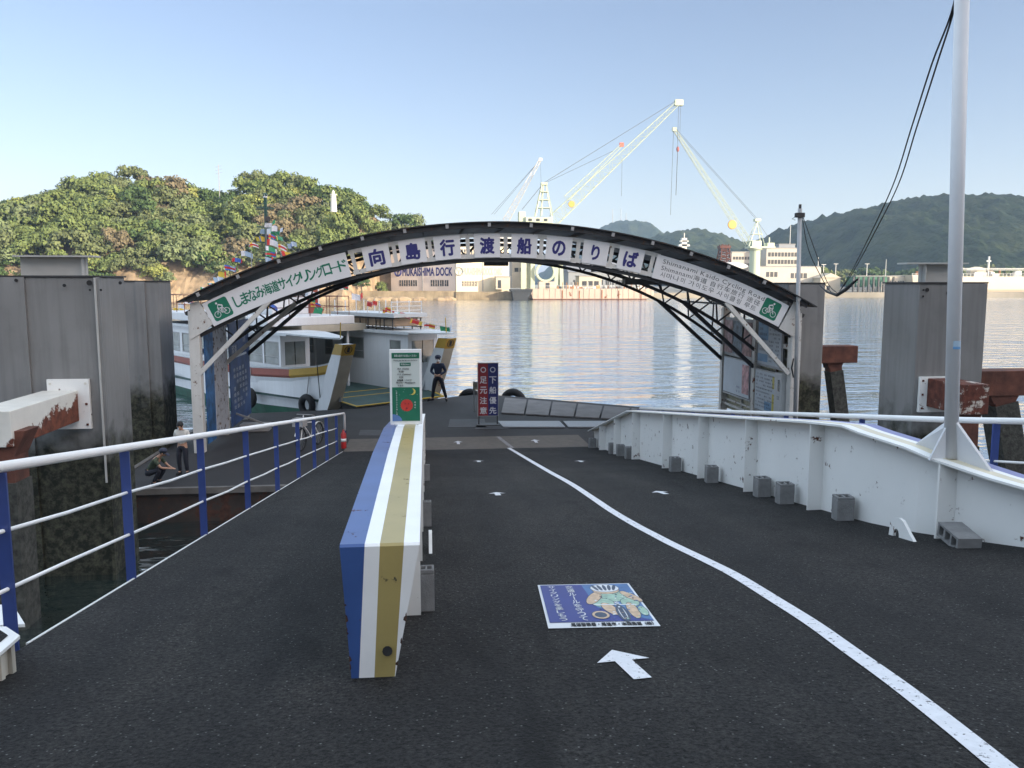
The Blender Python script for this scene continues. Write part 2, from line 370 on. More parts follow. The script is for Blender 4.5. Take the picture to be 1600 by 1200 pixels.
for px in (785,):
    a=P(778,684,Y=YE+2.0); b=P(800,699,Y=YE+.1); mb.add([(a.x-.06,YE+2,.846),(b.x-.06,YE+.05,.881),(b.x+.06,YE+.05,.881),(a.x+.06,YE+2,.846)],[(0,1,2,3)])
tag(mb.build('flap_line',PAINTD,origin=(0,0,0)),kind='structure')
# ground poster
q=[PR(835,915),PR(984,913),PR(1030,979),PR(863,984)]
cen=sum(q,V((0,0,0)))/4; gr=((q[1]-q[0])+(q[2]-q[3])).normalized(); gn=V((0,SL,1)).normalized(); gu=gn.cross(gr).normalized()
GW=((q[1]-q[0]).length+(q[2]-q[3]).length)/2; GH=((q[0]-q[3]).length+(q[1]-q[2]).length)/2
PW=mat('poster_white',(.6,.62,.64),.6,var=.05,dirt=.15); PB=mat('poster_blue',(.02,.035,.2),.5,var=.1,dirt=.1); PB2=mat('poster_lightblue',(.05,.14,.32),.5,var=.3,scale=8)
PG=mat('poster_jersey',(.28,.42,.33),.5,var=.3,scale=20); PSK=mat('poster_skin',(.5,.36,.24),.5,var=.3,scale=20); PDK=mat('poster_dark',(.03,.05,.09),.5)
def gp(x,y,h):
    h=h if h<=.009 else .009+(h-.009)*.22
    return cen+gr*(x*GW)+gu*(y*GH)+gn*h
t=thing('ground_poster','blue cyclist safety picture stuck flat on the asphalt','poster',tuple(cen))
def gpoly(mb,pts,h,m): 
    mb.add([gp(x,y,h) for x,y in pts],[list(range(len(pts)))],m)
mb=MB(); gpoly(mb,[(-.5,-.5),(.5,-.5),(.5,.5),(-.5,.5)],.006,PW); gpoly(mb,[(-.475,-.40),(.475,-.40),(.475,.475),(-.475,.475)],.009,PB); gpoly(mb,[(.02,-.1),(.475,-.4),(.475,.475),(-.03,.475)],.0115,PB2)
mb.build('sheet',None,t)
mb=MB()
def ell(cx,cy,rx,ry,h,m,n=16,rot=0,ol=1): 
    if ol: ell(cx,cy,rx*1.0+.007,ry*1.0+.007,h-.0003,PDK,n,rot,0)
    c,s=math.cos(rot),math.sin(rot)
    gpoly(mb,[(cx+rx*math.cos(2*math.pi*i/n)*c-ry*math.sin(2*math.pi*i/n)*s,cy+rx*math.cos(2*math.pi*i/n)*s+ry*math.sin(2*math.pi*i/n)*c) for i in range(n)],h,m)
ell(.24,.16,.19,.14,.014,PG); ell(.10,.0,.11,.10,.015,PG); ell(.37,-.0,.09,.10,.015,PG)
ell(.04,.12,.06,.17,.0155,PSK,rot=-.5); ell(.42,.14,.05,.15,.0155,PSK,rot=.5)
ell(.14,-.14,.06,.14,.016,PSK,rot=.3); ell(.35,-.18,.05,.17,.016,PSK)
ell(.2,.31,.14,.10,.017,PSK); ell(.2,.36,.15,.10,.018,PW)
for k in range(5): ell(.1+k*.05,.37,.012,.07,.0185,PDK,rot=.3-.15*k)
gpoly(mb,[(.0,-.035),(.42,-.05),(.42,-.07),(.0,-.055)],.019,PW); ell(.235,-.24,.05,.17,.019,PDK); ell(.235,-.24,.03,.15,.0195,PW); ell(.235,-.22,.015,.2,.02,PDK)
ell(.02,-.27,.08,.08,.0195,PSK); ell(.02,-.27,.05,.05,.02,PDK); ell(.44,-.2,.04,.10,.0195,PG)
r_=random.Random(2)
for k in range(60):
    cx,cy=r_.uniform(.03,.45),r_.uniform(-.36,.26); ell(cx,cy,r_.uniform(.004,.02),r_.uniform(.003,.012),.0205+.00002*k,r_.choice([PDK,PG,PSK,PW,PB2]),8,r_.uniform(0,3),0)
mb.build('cyclist_picture',None,t)
mb=MB()
for s,x,y0,dy,w in (('交通ルールを守って',-.17,.40,.092,.085),('サイクリングを楽しもう',-.36,.41,.075,.08)):
    for i,ch in enumerate(s):
        text(mb,ch,gp(x+.02*(i/len(s)),y0-dy*i,.0125),gr,gu,width=w*GW*(.9 if ch!='ー' else .12),height=GH*dy*(.85 if ch!='ー' else .8),m=PW,weight=.015)
text(mb,'尾道警察署・尾道市・本四高速（株）',gp(.08,-.455,.009),gr,gu,width=.74*GW,height=.06*GH,m=BLACKL,weight=.02)
mb.build('lettering',None,t)
# ---------------------------------------------------------------- girders
def lerp_prof(pr,y):
    for (a,b),(c,d) in zip(pr,pr[1:]):
        if a<=y<=c: return b+(d-b)*(y-a)/(c-a)
    return pr[0][1] if y<pr[0][0] else pr[-1][1]
def girder(name,label,x0,wd,prof,stiffs,strips,side,endplate=None):
    # side=-1: stiffeners towards -x (web set at far side) ; both sides built
    Y0,Y1=prof[0][0],prof[-1][0]
    t=thing(name,label,'girder',(x0,Y0,rz_(Y0)))
    xc=x0+wd/2; ys=sorted(set([p[0] for p in prof]+[Y0+(Y1-Y0)*i/30 for i in range(31)]))
    tp=lambda y: rz_(y)+lerp_prof(prof,y)
    mb=MB()
    for a,b in zip(ys,ys[1:]):
        if endplate and a<Y0+.05: a=Y0+.05
        if b<=a: continue
        mb.prism([(xc-.012,a,rz_(a)+.002),(xc-.012,b,rz_(b)+.002),(xc-.012,b,tp(b)-.02),(xc-.012,a,tp(a)-.02)],(.024,0,0))
    mb.build('web',WHITE,t)
    mb=MB(); fr=[0]+[sum(s[0] for s in strips[:i+1]) for i in range(len(strips))]
    for i,(f,m) in enumerate(strips):
        xa=x0+wd*fr[i]; xb=x0+wd*fr[i+1]
        vs=[];fs=[]
        for y in ys:
            for x,z in ((xa,tp(y)),(xb,tp(y)),(xb,tp(y)-.022),(xa,tp(y)-.022)): vs.append((x,y,z))
        for k in range(len(ys)-1):
            o=4*k; fs.append((o,o+1,o+5,o+4)); fs.append((o+3,o+7,o+6,o+2)) 
            if i==0: fs.append((o,o+4,o+7,o+3))
            if i==len(strips)-1: fs.append((o+1,o+2,o+6,o+5))
        fs.append((len(vs)-4,len(vs)-3,len(vs)-2,len(vs)-1)); mb.add(vs,fs,m)
    mb.build('flange',None,t)
    if endplate:
        mb=MB()
        for i,(f,m) in enumerate(strips):
            xa=x0+wd*fr[i]; xb=x0+wd*fr[i+1]; ba,bb=endplate[i],endplate[i+1]
            if bb-ba<.002: bb=ba+.002
            y=Y0; zt=tp(y); 
            r=.03
            mb.prism([(xa,y-.012,zt-.012),(xb,y-.012,zt-.012),(bb,y+.02,rz_(y)+.004),(ba,y+.02,rz_(y)+.004)],(0,.02,0),m)
            mb.prism([(xa,y-.012,zt-.012),(xb,y-.012,zt-.012),(xb,y+.0,zt),(xa,y+.0,zt)],(0,.004,-.012),m)
        mb.build('end_plate',None,t)
        mb=MB(); mb.lathe((0,0,0),[(.018,0),(.018,.004)],10); o=mb.build('bolt_hole',BLACK,t,local=True)
        hp=P(605,1020,Y=Y0-.02); o.location=(hp.x-x0,-.0,hp.z-rz_(Y0)); o.rotation_euler=(R(82),0,0); o.scale=(1.4,1.4,1)
        mb=MB(); r9=random.Random(8)
        for i in range(13):
            e=r9.choice((0,1)); u=r9.random(); zz_=.02+u*.62; xl_=(endplate[0]-x0)*(1-zz_/.7); xr_=(endplate[-1]-x0)+(wd-(endplate[-1]-x0))*zz_/.7; xx=(xl_ if e==0 else xr_); sg=1 if e==0 else -1; yy=.017*(1-zz_/.7)-.0145; w1=r9.uniform(.004,.014); h1=r9.uniform(.006,.022)
            mb=MB(); mb.add([(xx-sg*.001,yy,zz_-h1),(xx+sg*w1,yy,zz_-h1*.4),(xx+sg*w1*.7,yy-.0003,zz_+h1*.5),(xx-sg*.001,yy-.0005,zz_+h1)],[(0,1,2,3) if sg>0 else (3,2,1,0)]); mb.build('paint_chip',mat('chip_rust',(.06,.03,.02),.9,var=.5,scale=30),t,local=True)
        if 0: mb.build('paint_chip',mat('chip_rust',(.06,.03,.02),.9,var=.5,scale=30),t,local=True)
    for y in stiffs:
        mb=MB(); zt=tp(y)-.022
        for a,b in ((x0+.012,xc-.012),(xc+.012,x0+wd-.012)):
            mb.box((a,y-.008,rz_(y)),(b,y+.008,zt))
        mb.build('stiffener',WHITE,t)
    return t
_tl=P(531,856,Y=3.98).x; _tr=P(656,858,Y=3.98).x; CXL=_tl
girder('centre_girder','long waist-high girder striped blue, white and gold in the middle of the ramp',CXL,_tr-_tl,
  [(3.98,.70),(5.0,.82),(6.5,.99),(8.2,1.13),(9.5,1.16),(18.4,1.1),(22.9,.45)],[5.2,7.0,8.6,10.4,12.4,14.4,16.4,18.4,20.4],
  [(.31,BLUE),(.19,WHITE2),(.30,GOLD),(.20,WHITE2)],1,endplate=[P(q,1060,Y=4.0).x for q in (549,561,585,617,617.2)])
GX=4.52
girder('side_girder','white plate girder along the right edge of the ramp with a striped top',GX,.40,
  [(4.6,.10),(5.5,.28),(6.5,.55),(6.84,.63),(7.3,.77),(7.6,.88),(8.6,1.06),(9.5,1.08),(18.4,1.10),(22.9,.47)],[5.6,7.25,9.35,11.35,13.4,15.5,17.9,19.7,21.4],
  [(.25,WHITE),(.28,GOLD_SHEEN),(.17,WHITE2),(.30,mat('blue_sheen_paint',(.19,.20,.38),.4,var=.1))],-1)  # outer strips are gold and blue paint with sky sheen put into the colour
PRG=[(4.6,.10),(5.5,.28),(6.5,.55),(6.84,.63),(7.3,.77),(7.6,.88),(8.6,1.06),(9.5,1.08)]
flare(bpy.data.objects['side_girder'])
# concrete blocks: one hollow block copied
def block_proto():
    mb=MB(); L_,W_,H_=.36,.15,.19; n=3
    # frame with three open cells running through the width (visible from the long edge)
    mb.box((-L_/2,-W_/2,0),(L_/2,W_/2,.03)); mb.box((-L_/2,-W_/2,H_-.03),(L_/2,W_/2,H_))
    for x in (-L_/2,-L_/6-.01,L_/6-.015,L_/2-.03): mb.box((x,-W_/2+.001,.03),(x+.03,W_/2-.001,H_-.03))
    mb.box((-L_/2+.03,-.01,.03),(L_/2-.03,.01,H_-.03))
    return mb.build('concrete_block',CONC,local=True)
bflat=block_proto(); bl=[]
mb=MB(); w,d,h=.095,.085,.275
mb.box((-w,-d,0),(w,d,h-.03))
for a,b in (((-w,-d),(w,-d+.03)),((-w,d-.03),(w,d)),((-w,-d+.031),(-w+.03,d-.031)),((w-.03,-d+.031),(w,d-.031)),((-.012,-d+.031),(.012,d-.031))): mb.box((a[0],a[1],h-.029),(b[0],b[1],h))
bp=mb.build('concrete_block',CONC,local=True,bevel=.006)
slope=-math.atan(SL)
specs=[(1317,815,'upright','grey concrete block on end below the plain web, nearest of the upright ones'),
 (1228,792,'upright','grey concrete block on end, the nearer one of the close pair by the white girder'),
 (1190,783,'upright','grey concrete block on end, the farther one of the close pair by the white girder'),
 (1113,757,'upright','grey concrete block on end, third lone one along the foot of the white girder'),
 (1054,738,'upright','grey concrete block on end, fourth lone one along the foot of the white girder'),
 (984,714,'upright','grey concrete block on end, fifth along the foot of the white girder'),
 (969,711,'upright','grey concrete block on end, sixth along the foot of the white girder'),
 (958,707,'upright','grey concrete block on end, seventh along the foot of the white girder'),
 (925,696,'upright','grey concrete block at the far low end of the white girder'),
 (1500,856,'flat','grey hollow concrete block lying flat by the white girder near the pole')]
for i,(px,py,k,lab) in enumerate(specs):
    p=P(px,py,X=GX+.02) if k!='flat' else PR(1497,851); y=p.y
    y=p.y if k=='flat' else p.y
    o=bflat if k=='flat' else (bp if i==0 else bp.copy())
    if i and k!='flat': COL.objects.link(o)
    if k=='flat': o.location=(GX-.0,y+.0,rz_(y)+.02); o.rotation_euler=(0,slope,R(84)); o.scale=(1.0,1.45,.7); o.location=(p.x,p.y,p.z+.01)
    else:
        o.location=(GX+.0,y+.05,rz_(y)-.01); o.rotation_euler=(0,0,R(-6+4*(i%3))); o.location.x=GX+.04-.02*(i%2)
    tag(o,lab,'concrete block','concrete blocks beside the girders')
for y,lab in ((5.35,'grey concrete block at the near right foot of the striped centre girder'),(9.0,'pale concrete block at the right foot of the striped girder, second from the camera'),(14.2,'small pale concrete block right of the striped girder, farthest of that side')):
    o=bp.copy(); COL.objects.link(o); o.location=(-.02,y,rz_(y)); o.rotation_euler=(slope,0,R(0)); o.scale=(.55,1,1); tag(o,lab,'concrete block','concrete blocks beside the girders')
# lifting lugs
def lug(y,x,s,lab,w=.03):
    O=[(.36,0),(.30,.05),(.24,.10),(.19,.15),(.12,.21),(.04,.235),(-.05,.225),(-.13,.17),(-.15,0)]
    mb=MB(); vs=[];fs=[]
    for i,(a,b) in enumerate(O):
        t_=math.pi*i/8; h=(.06*math.cos(t_),.02+.085*math.sin(t_) if 0<i<8 else 0)
        for xx in (0,w):
            for q in ((a,b),h): vs.append((x+xx,y-q[0]*s,rz_(y)-.01+q[1]*s+SL*q[0]*s))
    for i in range(8):
        o=4*i; fs+=[(o,o+1,o+5,o+4),(o+2,o+6,o+7,o+3),(o,o+4,o+6,o+2),(o+1,o+3,o+7,o+5)]
    mb.add(vs,fs); return tag(mb.build('lifting_lug',WHITE),lab,'lifting lug','lifting lugs on the ramp')
p=PR(1415,838); lug(p.y,p.x-.10,.85,'white half-round lifting lug at the foot of the right girder')
lug(7.6,-.0,.8,'white half-round lifting lug at the right foot of the centre girder')
# ---------------------------------------------------------------- railings
def railing(name,label,x,y0,y1,ph,step,left=True):
    t=thing(name,label,'railing',(x,y0,rz_(y0)))
    mb=MB(); e=.0
    pts=[(x,y,rz_(y)+1.06) for y in (y0-3.0 if left else y0-2,y1-.15)]
    if left: pts+= [(x,y1-.04,rz_(y1)+1.04),(x,y1,rz_(y1)+.97)]; pts+=[(x,y1,rz_(y1)+.55)]
    mb.tube(pts,.031,12); mb.build('handrail',WHITE2,t,smooth=True)
    for h in (.70,.36):
        mb=MB(); ys=np.arange(y0,y1+.01,step); pp=[]
        for i,y in enumerate(ys):
            pp.append((x,y,rz_(y)+h)); 
            if i<len(ys)-1: pp.append((x+random.uniform(-.004,.004),y+step/2,rz_(y+step/2)+h+random.uniform(-.014,.006)))
        pp=[(x,y0-2.0,rz_(y0-2)+h)]+pp if not left else pp
        mb.tube(pp,.0125,8); mb.build('rod',WHITE2,t,smooth=True)
    ys=list(np.arange(y0,y1+.05,step))
    ys[0]=4.78
    for y in ys:
        mb=MB(); mb.box((x-.036,y-.007,rz_(y)-.2),(x+.036,y+.007,rz_(y)+1.03)); mb.build('post',RAILBLUE,t)
    return t
lr=railing('ramp_railing','white pipe railing with flat blue posts along the left edge of the ramp',XL-.03,4.52,23.9,0,2.155)
mb=MB(); mb.tube([(XL-.03,2.6,rz_(2.6)+.64),(XL-.03,4.40,rz_(4.4)+.64)],.024,10); mb.build('pipe_end',WHITE2,lr,smooth=True)
rr=thing('outer_railing','white pipe railing with blue posts outside the right girder','railing',(5.3,4.5,rz_(4.5)))
mb=MB(); mb.tube([(5.32,y,rz_(y)+1.12) for y in (3.0,5.5,6.5,7.25,7.6,8.1,8.6,20.2)],.031,12); mb.build('handrail',WHITE2,rr,smooth=True)
mb=MB(); mb.tube([(5.32,y,rz_(y)+.72) for y in (3.0,5.5,6.5,7.25,7.6,8.1,8.6,20.2)],.012,8); mb.build('rod',WHITE2,rr,smooth=True)
for y in np.arange(5.3,20.5,2.155):
    mb=MB(); mb.box((5.285,y-.007,rz_(y)-.15),(5.355,y+.007,rz_(y)+1.09)); mb.build('post',RAILBLUE,rr)
flare(rr)
# curb at lower left
t=thing('corner_curb','white rust-streaked ribbed steel curb at the near left end of the railing','curb',(-2.6,4.4,3.4))
CRUB=mat('curb_paint',(.5,.47,.40),.6,var=.2,scale=3,rust=.2,rscale=6,streak=.6)
q_=PR(40,1036); cx_=q_.x; cy_=q_.y; zz=q_.z-.02; ch=.2
def cpoly(e,z): return [(cx_-1.2,cy_+e,z),(cx_-.10,cy_+e,z),(cx_+e,cy_-.10,z),(cx_+e,cy_-1.3,z),(cx_-1.2,cy_-1.3,z)]
mb=MB(); mb.prism(cpoly(0,zz-.1),(0,0,.1+ch)); mb.build('body',CRUB,t)
mb=MB()
for k in range(10): y=cy_-.16-k*.11; mb.box((cx_+.001,y-.018,zz-.02),(cx_+.02,y+.018,zz+ch-.012))
mb.build('rib',CRUB,t)
mb=MB(); P0=cpoly(.03,zz+ch); mb.prism(P0,(0,0,.018)); mb.build('rim',WHITE,t)
mb=MB(); mb.prism([(a-.0,b-.0,zz+ch+.019) for a,b,_ in cpoly(-.03,0)],(0,0,.004)); mb.build('top_fill',ASP,t)
a_=PR(39,975); b_=PR(20,944); mb=MB(); mb.prism([(a_.x-1.2,a_.y,a_.z-.02),(a_.x,a_.y,a_.z-.02),(b_.x,b_.y,b_.z-.02),(b_.x-1.2,b_.y,b_.z-.02)],(0,0,.02)); mb.build('base_plate',WHITE,t)
# ---------------------------------------------------------------- white mast pole
pb=min((P(1487,690,Y=6+.01*k) for k in range(250)),key=lambda q:abs(q.x-(GX+.2+off(q.y)))); pt=P(1503,0,Y=pb.y)
t=thing('tall_pole','tall white steel pole with triangular foot gussets on the right girder','pole',tuple(pb))
zb=rz_(pb.y)+lerp_prof(PRG,pb.y)
pb.z=zb; d=(pt-pb)
mb=MB(); mb.tube([pb,pb+d*1.12],.062,20); mb.build('shaft',POLEW,t,smooth=True)
mb=MB(); 
mb.prism([(pb.x-.014+off(pb.y+.36)-off(pb.y),pb.y+.36,rz_(pb.y+.36)+lerp_prof(PRG,pb.y+.36)-.01),(pb.x-.014+off(pb.y-.36)-off(pb.y),pb.y-.36,rz_(pb.y-.36)+lerp_prof(PRG,pb.y-.36)-.01),(pb.x-.014,pb.y-.05,zb+.36),(pb.x-.014,pb.y+.05,zb+.36)],(.028,0,0)); 
mb.build('gusset',POLEW,t)
mb=MB(); mb.prism([(pb.x-.22,pb.y-.012,zb-.02),(pb.x+.2,pb.y-.012,zb-.02),(pb.x+.04,pb.y-.012,zb+.36),(pb.x-.04,pb.y-.012,zb+.36)],(0,.024,0)); mb.build('gusset',POLEW,t)
STB=mat('sticker_blue',(.12,.3,.55),.5)
mb=MB(); 
for r0,zc,hh,mm in ((.0625,.0,.035,mat('sticker_pale',(.35,.48,.6),.5)),(.0627,-.03,.012,STB)):
    c=P(1489,538,Y=pb.y); c=pb+d*((c.z-pb.z)/d.z)
    vs=[];fs=[]
    for i in range(9):
        a=math.pi*1.5+(-.62+1.24*i/8)
        for z in (zc-hh,zc+hh): vs.append((c.x+r0*math.cos(a)*1.01,c.y+r0*math.sin(a)*1.01,c.z+z))
    for i in range(8): fs.append((2*i,2*i+2,2*i+3,2*i+1))
    mb.add(vs,fs,mm)
mb.build('sticker',None,t)
ptop=pb+d*1.0
# ---------------------------------------------------------------- guide piles
def pilemat():
    m=mat('pile_steel',(.21,.208,.205),.45,metal=.2,var=.3,scale=.5,streak=.35,bump=.06,bscale=8,dirt=.25)
    nt=m.node_tree;N=nt.nodes;L=nt.links;b=N['Principled BSDF']; src=b.inputs['Base Color'].links[0].from_socket
    g=N.new('ShaderNodeNewGeometry'); s=N.new('ShaderNodeSeparateXYZ'); L.new(g.outputs['Position'],s.inputs[0])
    n=N.new('ShaderNodeTexNoise'); n.inputs['Scale'].default_value=2.5; n.inputs['Detail'].default_value=8; L.new(g.outputs['Position'],n.inputs[0])
    a=N.new('ShaderNodeMath'); a.operation='MULTIPLY_ADD'; L.new(n.outputs[0],a.inputs[0]); a.inputs[1].default_value=1.6; L.new(s.outputs[2],a.inputs[2])
    r=N.new('ShaderNodeMapRange'); L.new(a.outputs[0],r.inputs[0]); r.inputs[1].default_value=3.7; r.inputs[2].default_value=3.0; r.clamp=True
    x=N.new('ShaderNodeMix'); x.data_type='RGBA'; L.new(r.outputs[0],x.inputs[0]); L.new(src,x.inputs[6])
    r2=N.new('ShaderNodeValToRGB'); r2.color_ramp.elements[0].position=.45; r2.color_ramp.elements[1].position=.62; r2.color_ramp.elements[0].color=(.012,.014,.009,1); r2.color_ramp.elements[1].color=(.075,.075,.05,1)
    n2=N.new('ShaderNodeTexNoise'); n2.inputs['Scale'].default_value=6; n2.inputs['Detail'].default_value=10; n2.inputs['Roughness'].default_value=.75; L.new(g.outputs['Position'],n2.inputs[0]); L.new(n2.outputs[0],r2.inputs[0]); L.new(r2.outputs[0],x.inputs[7]); L.new(x.outputs[2],b.inputs['Base Color'])
    mr=N.new('ShaderNodeMapRange'); L.new(r.outputs[0],mr.inputs[0]); mr.inputs[3].default_value=.42; mr.inputs[4].default_value=.9; L.new(mr.outputs[0],b.inputs['Roughness'])
    return m
PILE=pilemat(); PLATE=mat('bare_light_steel',(.42,.42,.40),.55,var=.1,dirt=.15)
def guide_pile(label,x0,x1,y0,y1,zt,facets=()):
    t=thing('guide_pile',label,'guide pile',((x0+x1)/2,(y0+y1)/2,-1),group='steel guide piles beside the pontoon')
    mb=MB(); mb.box((x0,y0,-1),(x1,y1,zt)); mb.build('shell',PILE,t,bevel=.02)
    mb=MB(); mb.box((x0-.03,y0-.03,zt),(x1+.03,y1+.03,zt+.03)); mb.build('top_rim',DARK,t)
    for fx,w in facets:
        mb=MB(); mb.box((fx,y0-.05,-1),(fx+w,y0-.001,zt-.002)); mb.build('facing_plate',PILE,t)
    mb=MB()
    for k in range(4):
        mb.lathe((0,0,0),[(.05,0),(.05,.02)],10) if 0 else None
    return t
def W(px,py,Y): return P(px,py,Y=Y)
a=W(156,433,16); xr=a.x
g1=guide_pile('big near steel box pile on the left with a rusty white arm',xr-3.6,xr,16,17.25,a.z,[(xr-3.6,2.3),(xr-.06,.06)])
a2=W(191,438,24.2).x; b2=W(246,438,24.2).x
guide_pile('darker steel box pile on the left, standing behind the big one',a2-.8,b2,24.2,25.4,W(246,440,24.2).z,[(a2+.35,.25)])
c1=W(1437,443,16).x; c2=W(1541,443,16).x
g3=guide_pile('steel box pile on the right, behind the white pole, with a cap plate',c1,c2,16,17.3,W(1480,443,16).z,[(W(1503,443,16).x,c2-W(1503,443,16).x)])
e1=W(1232,443,24.6).x; e2=W(1290,443,24.6).x
guide_pile('steel box pile on the right, directly behind the arch post',e1,e2,24.6,25.8,W(1265,443,24.6).z)
mb=MB(); q1=W(158,600,16).x; mb.box((q1,15.93,1.8),(q1+.035,15.949,a.z-.01)); mb.build('corner_strip',PLATE,g1)
for px,py,r in ((142,442,.05),(143,453,.02),(103,446,.03),(28,438,.03),(190,442,.03),(160,453,.02)):
    q=W(px,py,16); mb=MB(); mb.lathe((0,0,0),[(r,0),(r,.012)],10); mb.v=[(x+q.x,15.935-z,y+q.z) for x,y,z in mb.v]; mb.build('bolt_hole',BLACK,g1)
for px,py,r in ((1381,453,.04),(1419,453,.02),(1393,463,.02),(1480,458,.03)):
    q=W(px,py,16); mb=MB(); mb.lathe((0,0,0),[(r,0),(r,.012)],10); yy_=15.99
    if q.x<c1: q.x=c1+.08*r/.02
    mb.v=[(x+q.x,yy_-z,y+q.z) for x,y,z in mb.v]; mb.build('bolt_hole',BLACK,g3)
def cap_plate(x0,x1,y,z0,z1,label,k):
    t=thing('cap_beam',label,'steel beam',((x0+x1)/2,y,z0))
    mb=MB(); mb.box((x0,y,z0),(x1,y+.02,z1)); mb.box((x1-.02 if k>0 else x0,y-.12,z0),(x1 if k>0 else x0+.02,y+.14,z1)); mb.build('web',PLATE,t)
    mb=MB(); mb.box((x0-.05 if k>0 else x0-.45,y-.18,z1),(x1+.22 if k>0 else x1+.05,y+.2,z1+.03)); mb.build('flange',PLATE,t)
a=W(33,431,16.6);b=W(132,402,16.6); cap_plate(a.x,b.x,16.6,g1.location.z+1+5.62-1 if 0 else W(100,431,16.6).z-.05,b.z,'pale steel beam stub on top of the big left pile',1)
a=W(1440,443,16.6);b=W(1502,413,16.6); cap_plate(a.x,b.x,16.6,W(1480,443,16.6).z-.05,b.z,'pale steel beam stub on top of the right pile',-1)
BARN=mat('barnacle_concrete',(.05,.05,.042),.95,var=.7,scale=9,bump=1,bscale=25,dirt=.6)
def _rust_gradient(m):
    nt=m.node_tree;N=nt.nodes;L=nt.links
    rs=[n for n in N if n.type=='VALTORGB' and tuple(n.color_ramp.elements[0].color)[:3]==(0,0,0) and tuple(n.color_ramp.elements[1].color)[:3]==(1,1,1)]
    r=rs[-1]; src=r.inputs[0].links[0].from_socket
    tc=N.new('ShaderNodeTexCoord'); s=N.new('ShaderNodeSeparateXYZ'); L.new(tc.outputs['Object'],s.inputs[0])
    a=N.new('ShaderNodeMath');a.operation='MULTIPLY_ADD';L.new(s.outputs[1],a.inputs[0]);a.inputs[1].default_value=.13;a.inputs[2].default_value=-.06
    b=N.new('ShaderNodeMath');b.operation='MULTIPLY_ADD';L.new(s.outputs[2],b.inputs[0]);b.inputs[1].default_value=-.75;L.new(a.outputs[0],b.inputs[2])
    c=N.new('ShaderNodeMath');c.operation='ADD';L.new(src,c.inputs[0]);L.new(b.outputs[0],c.inputs[1]);L.new(c.outputs[0],r.inputs[0])
    r.color_ramp.elements[0].position=.40;r.color_ramp.elements[1].position=.43
def arm(label,plate,beam,leg,legb,mt,pm=None):
    t=thing('pile_arm',label,'steel arm',tuple(beam[0]),group='braced arms on the guide piles')
    if plate:
        mb=MB(); mb.box(*plate); mb.build('mounting_plate',pm,t)
        (x0,y0,z0),(x1,y1,z1)=plate; y=min(y0,y1)-.012
        for x in (x0+.06,x1-.06):
            for z in (z0+.08,(z0+z1)/2,z1-.08): mb=MB(); mb.box((x-.02,y,z-.02),(x+.02,y+.012,z+.02)); mb.build('bolt',mt,t)
    mb=MB(); mb.box(*beam); mb.build('beam',mt,t,bevel=.015)
    mb=MB(); a,b=V(leg[0]),V(leg[1]); w=leg[2]; mb.bar(a,b,w,w); 
    mb.prism([a+V((-w*.9,-w/2-.004,.2)),a+V((w*.9,-w/2-.004,.2)),a+V((w*.505,-w/2-.004,-.2)),a+V((-w*.505,-w/2-.004,-.2))],(0,w+.008,0)); mb.build('bracket',RUST,t)
    mb=MB(); mb.bar(b,V(legb),w*1.12,w*1.12); mb.build('leg',BARN,t)
ax=W(126,640,16).x
arm('white box beam scabbed with rust, bolted to the big left pile',((W(80,660,16).x,15.92,2.83),(W(145,660,16).x,15.99,W(100,592,16).z)),((ax-.62,13.4,2.98),(ax,15.92,3.55)),((ax-.27,13.72,3.02),(ax-.28,13.72,2.4),.48),(ax-.3,13.72,-1),RUSTW,WHITE)
_rust_gradient(RUSTW)
bx=W(1443,640,16).x
arm('rusty box beam with a white mounting plate on the right pile behind the pole',((W(1431,655,16).x,15.92,2.88),(W(1482,655,16).x,15.99,W(1460,588,16).z)),((bx,14.8,3.0),(bx+.56,15.92,3.58)),((bx+.26,15.05,3.03),(bx+.28,15.05,2.35),.34),(bx+.5,15.05,-1),mat('very_rusty_steel',(.55,.5,.44),.6,var=.15,rust=.62,rscale=1.6,rcol=(.09,.026,.016),bump=.2,bscale=20),WHITE)
def tpile(label,px0,px1,py0,py1,Y,lx0,lx1,lx2,lx3,ly):
    a=W(px0,py0,Y);b=W(px1,py1,Y); w=W(lx1,py1,Y).x-W(lx0,py1,Y).x; c0=(W(lx0,py1,Y)+W(lx1,py1,Y))/2; c1=(W(lx2,ly,Y)+W(lx3,ly,Y))/2
    d=c1-c0; k=(c0.z+1)/(c0.z-c1.z)
    m=c0+d*.15; m.y=Y+.3; c0.y=Y+.3; e=c0+d*k; e.y=Y+.3
    arm(label,None,((a.x-.3,Y,b.z),(b.x,Y+.6,a.z)),(c0,m,w),e,RUST)
tpile('rust-brown T-shaped arm on a black leg right of the arch',1290,1340,541,567,25,1299,1317,1307,1331,655)
tpile('rust-brown T-shaped arm on a thick black leg at the right edge',1534,1622,580,618,18,1556,1588,1568,1606,710)
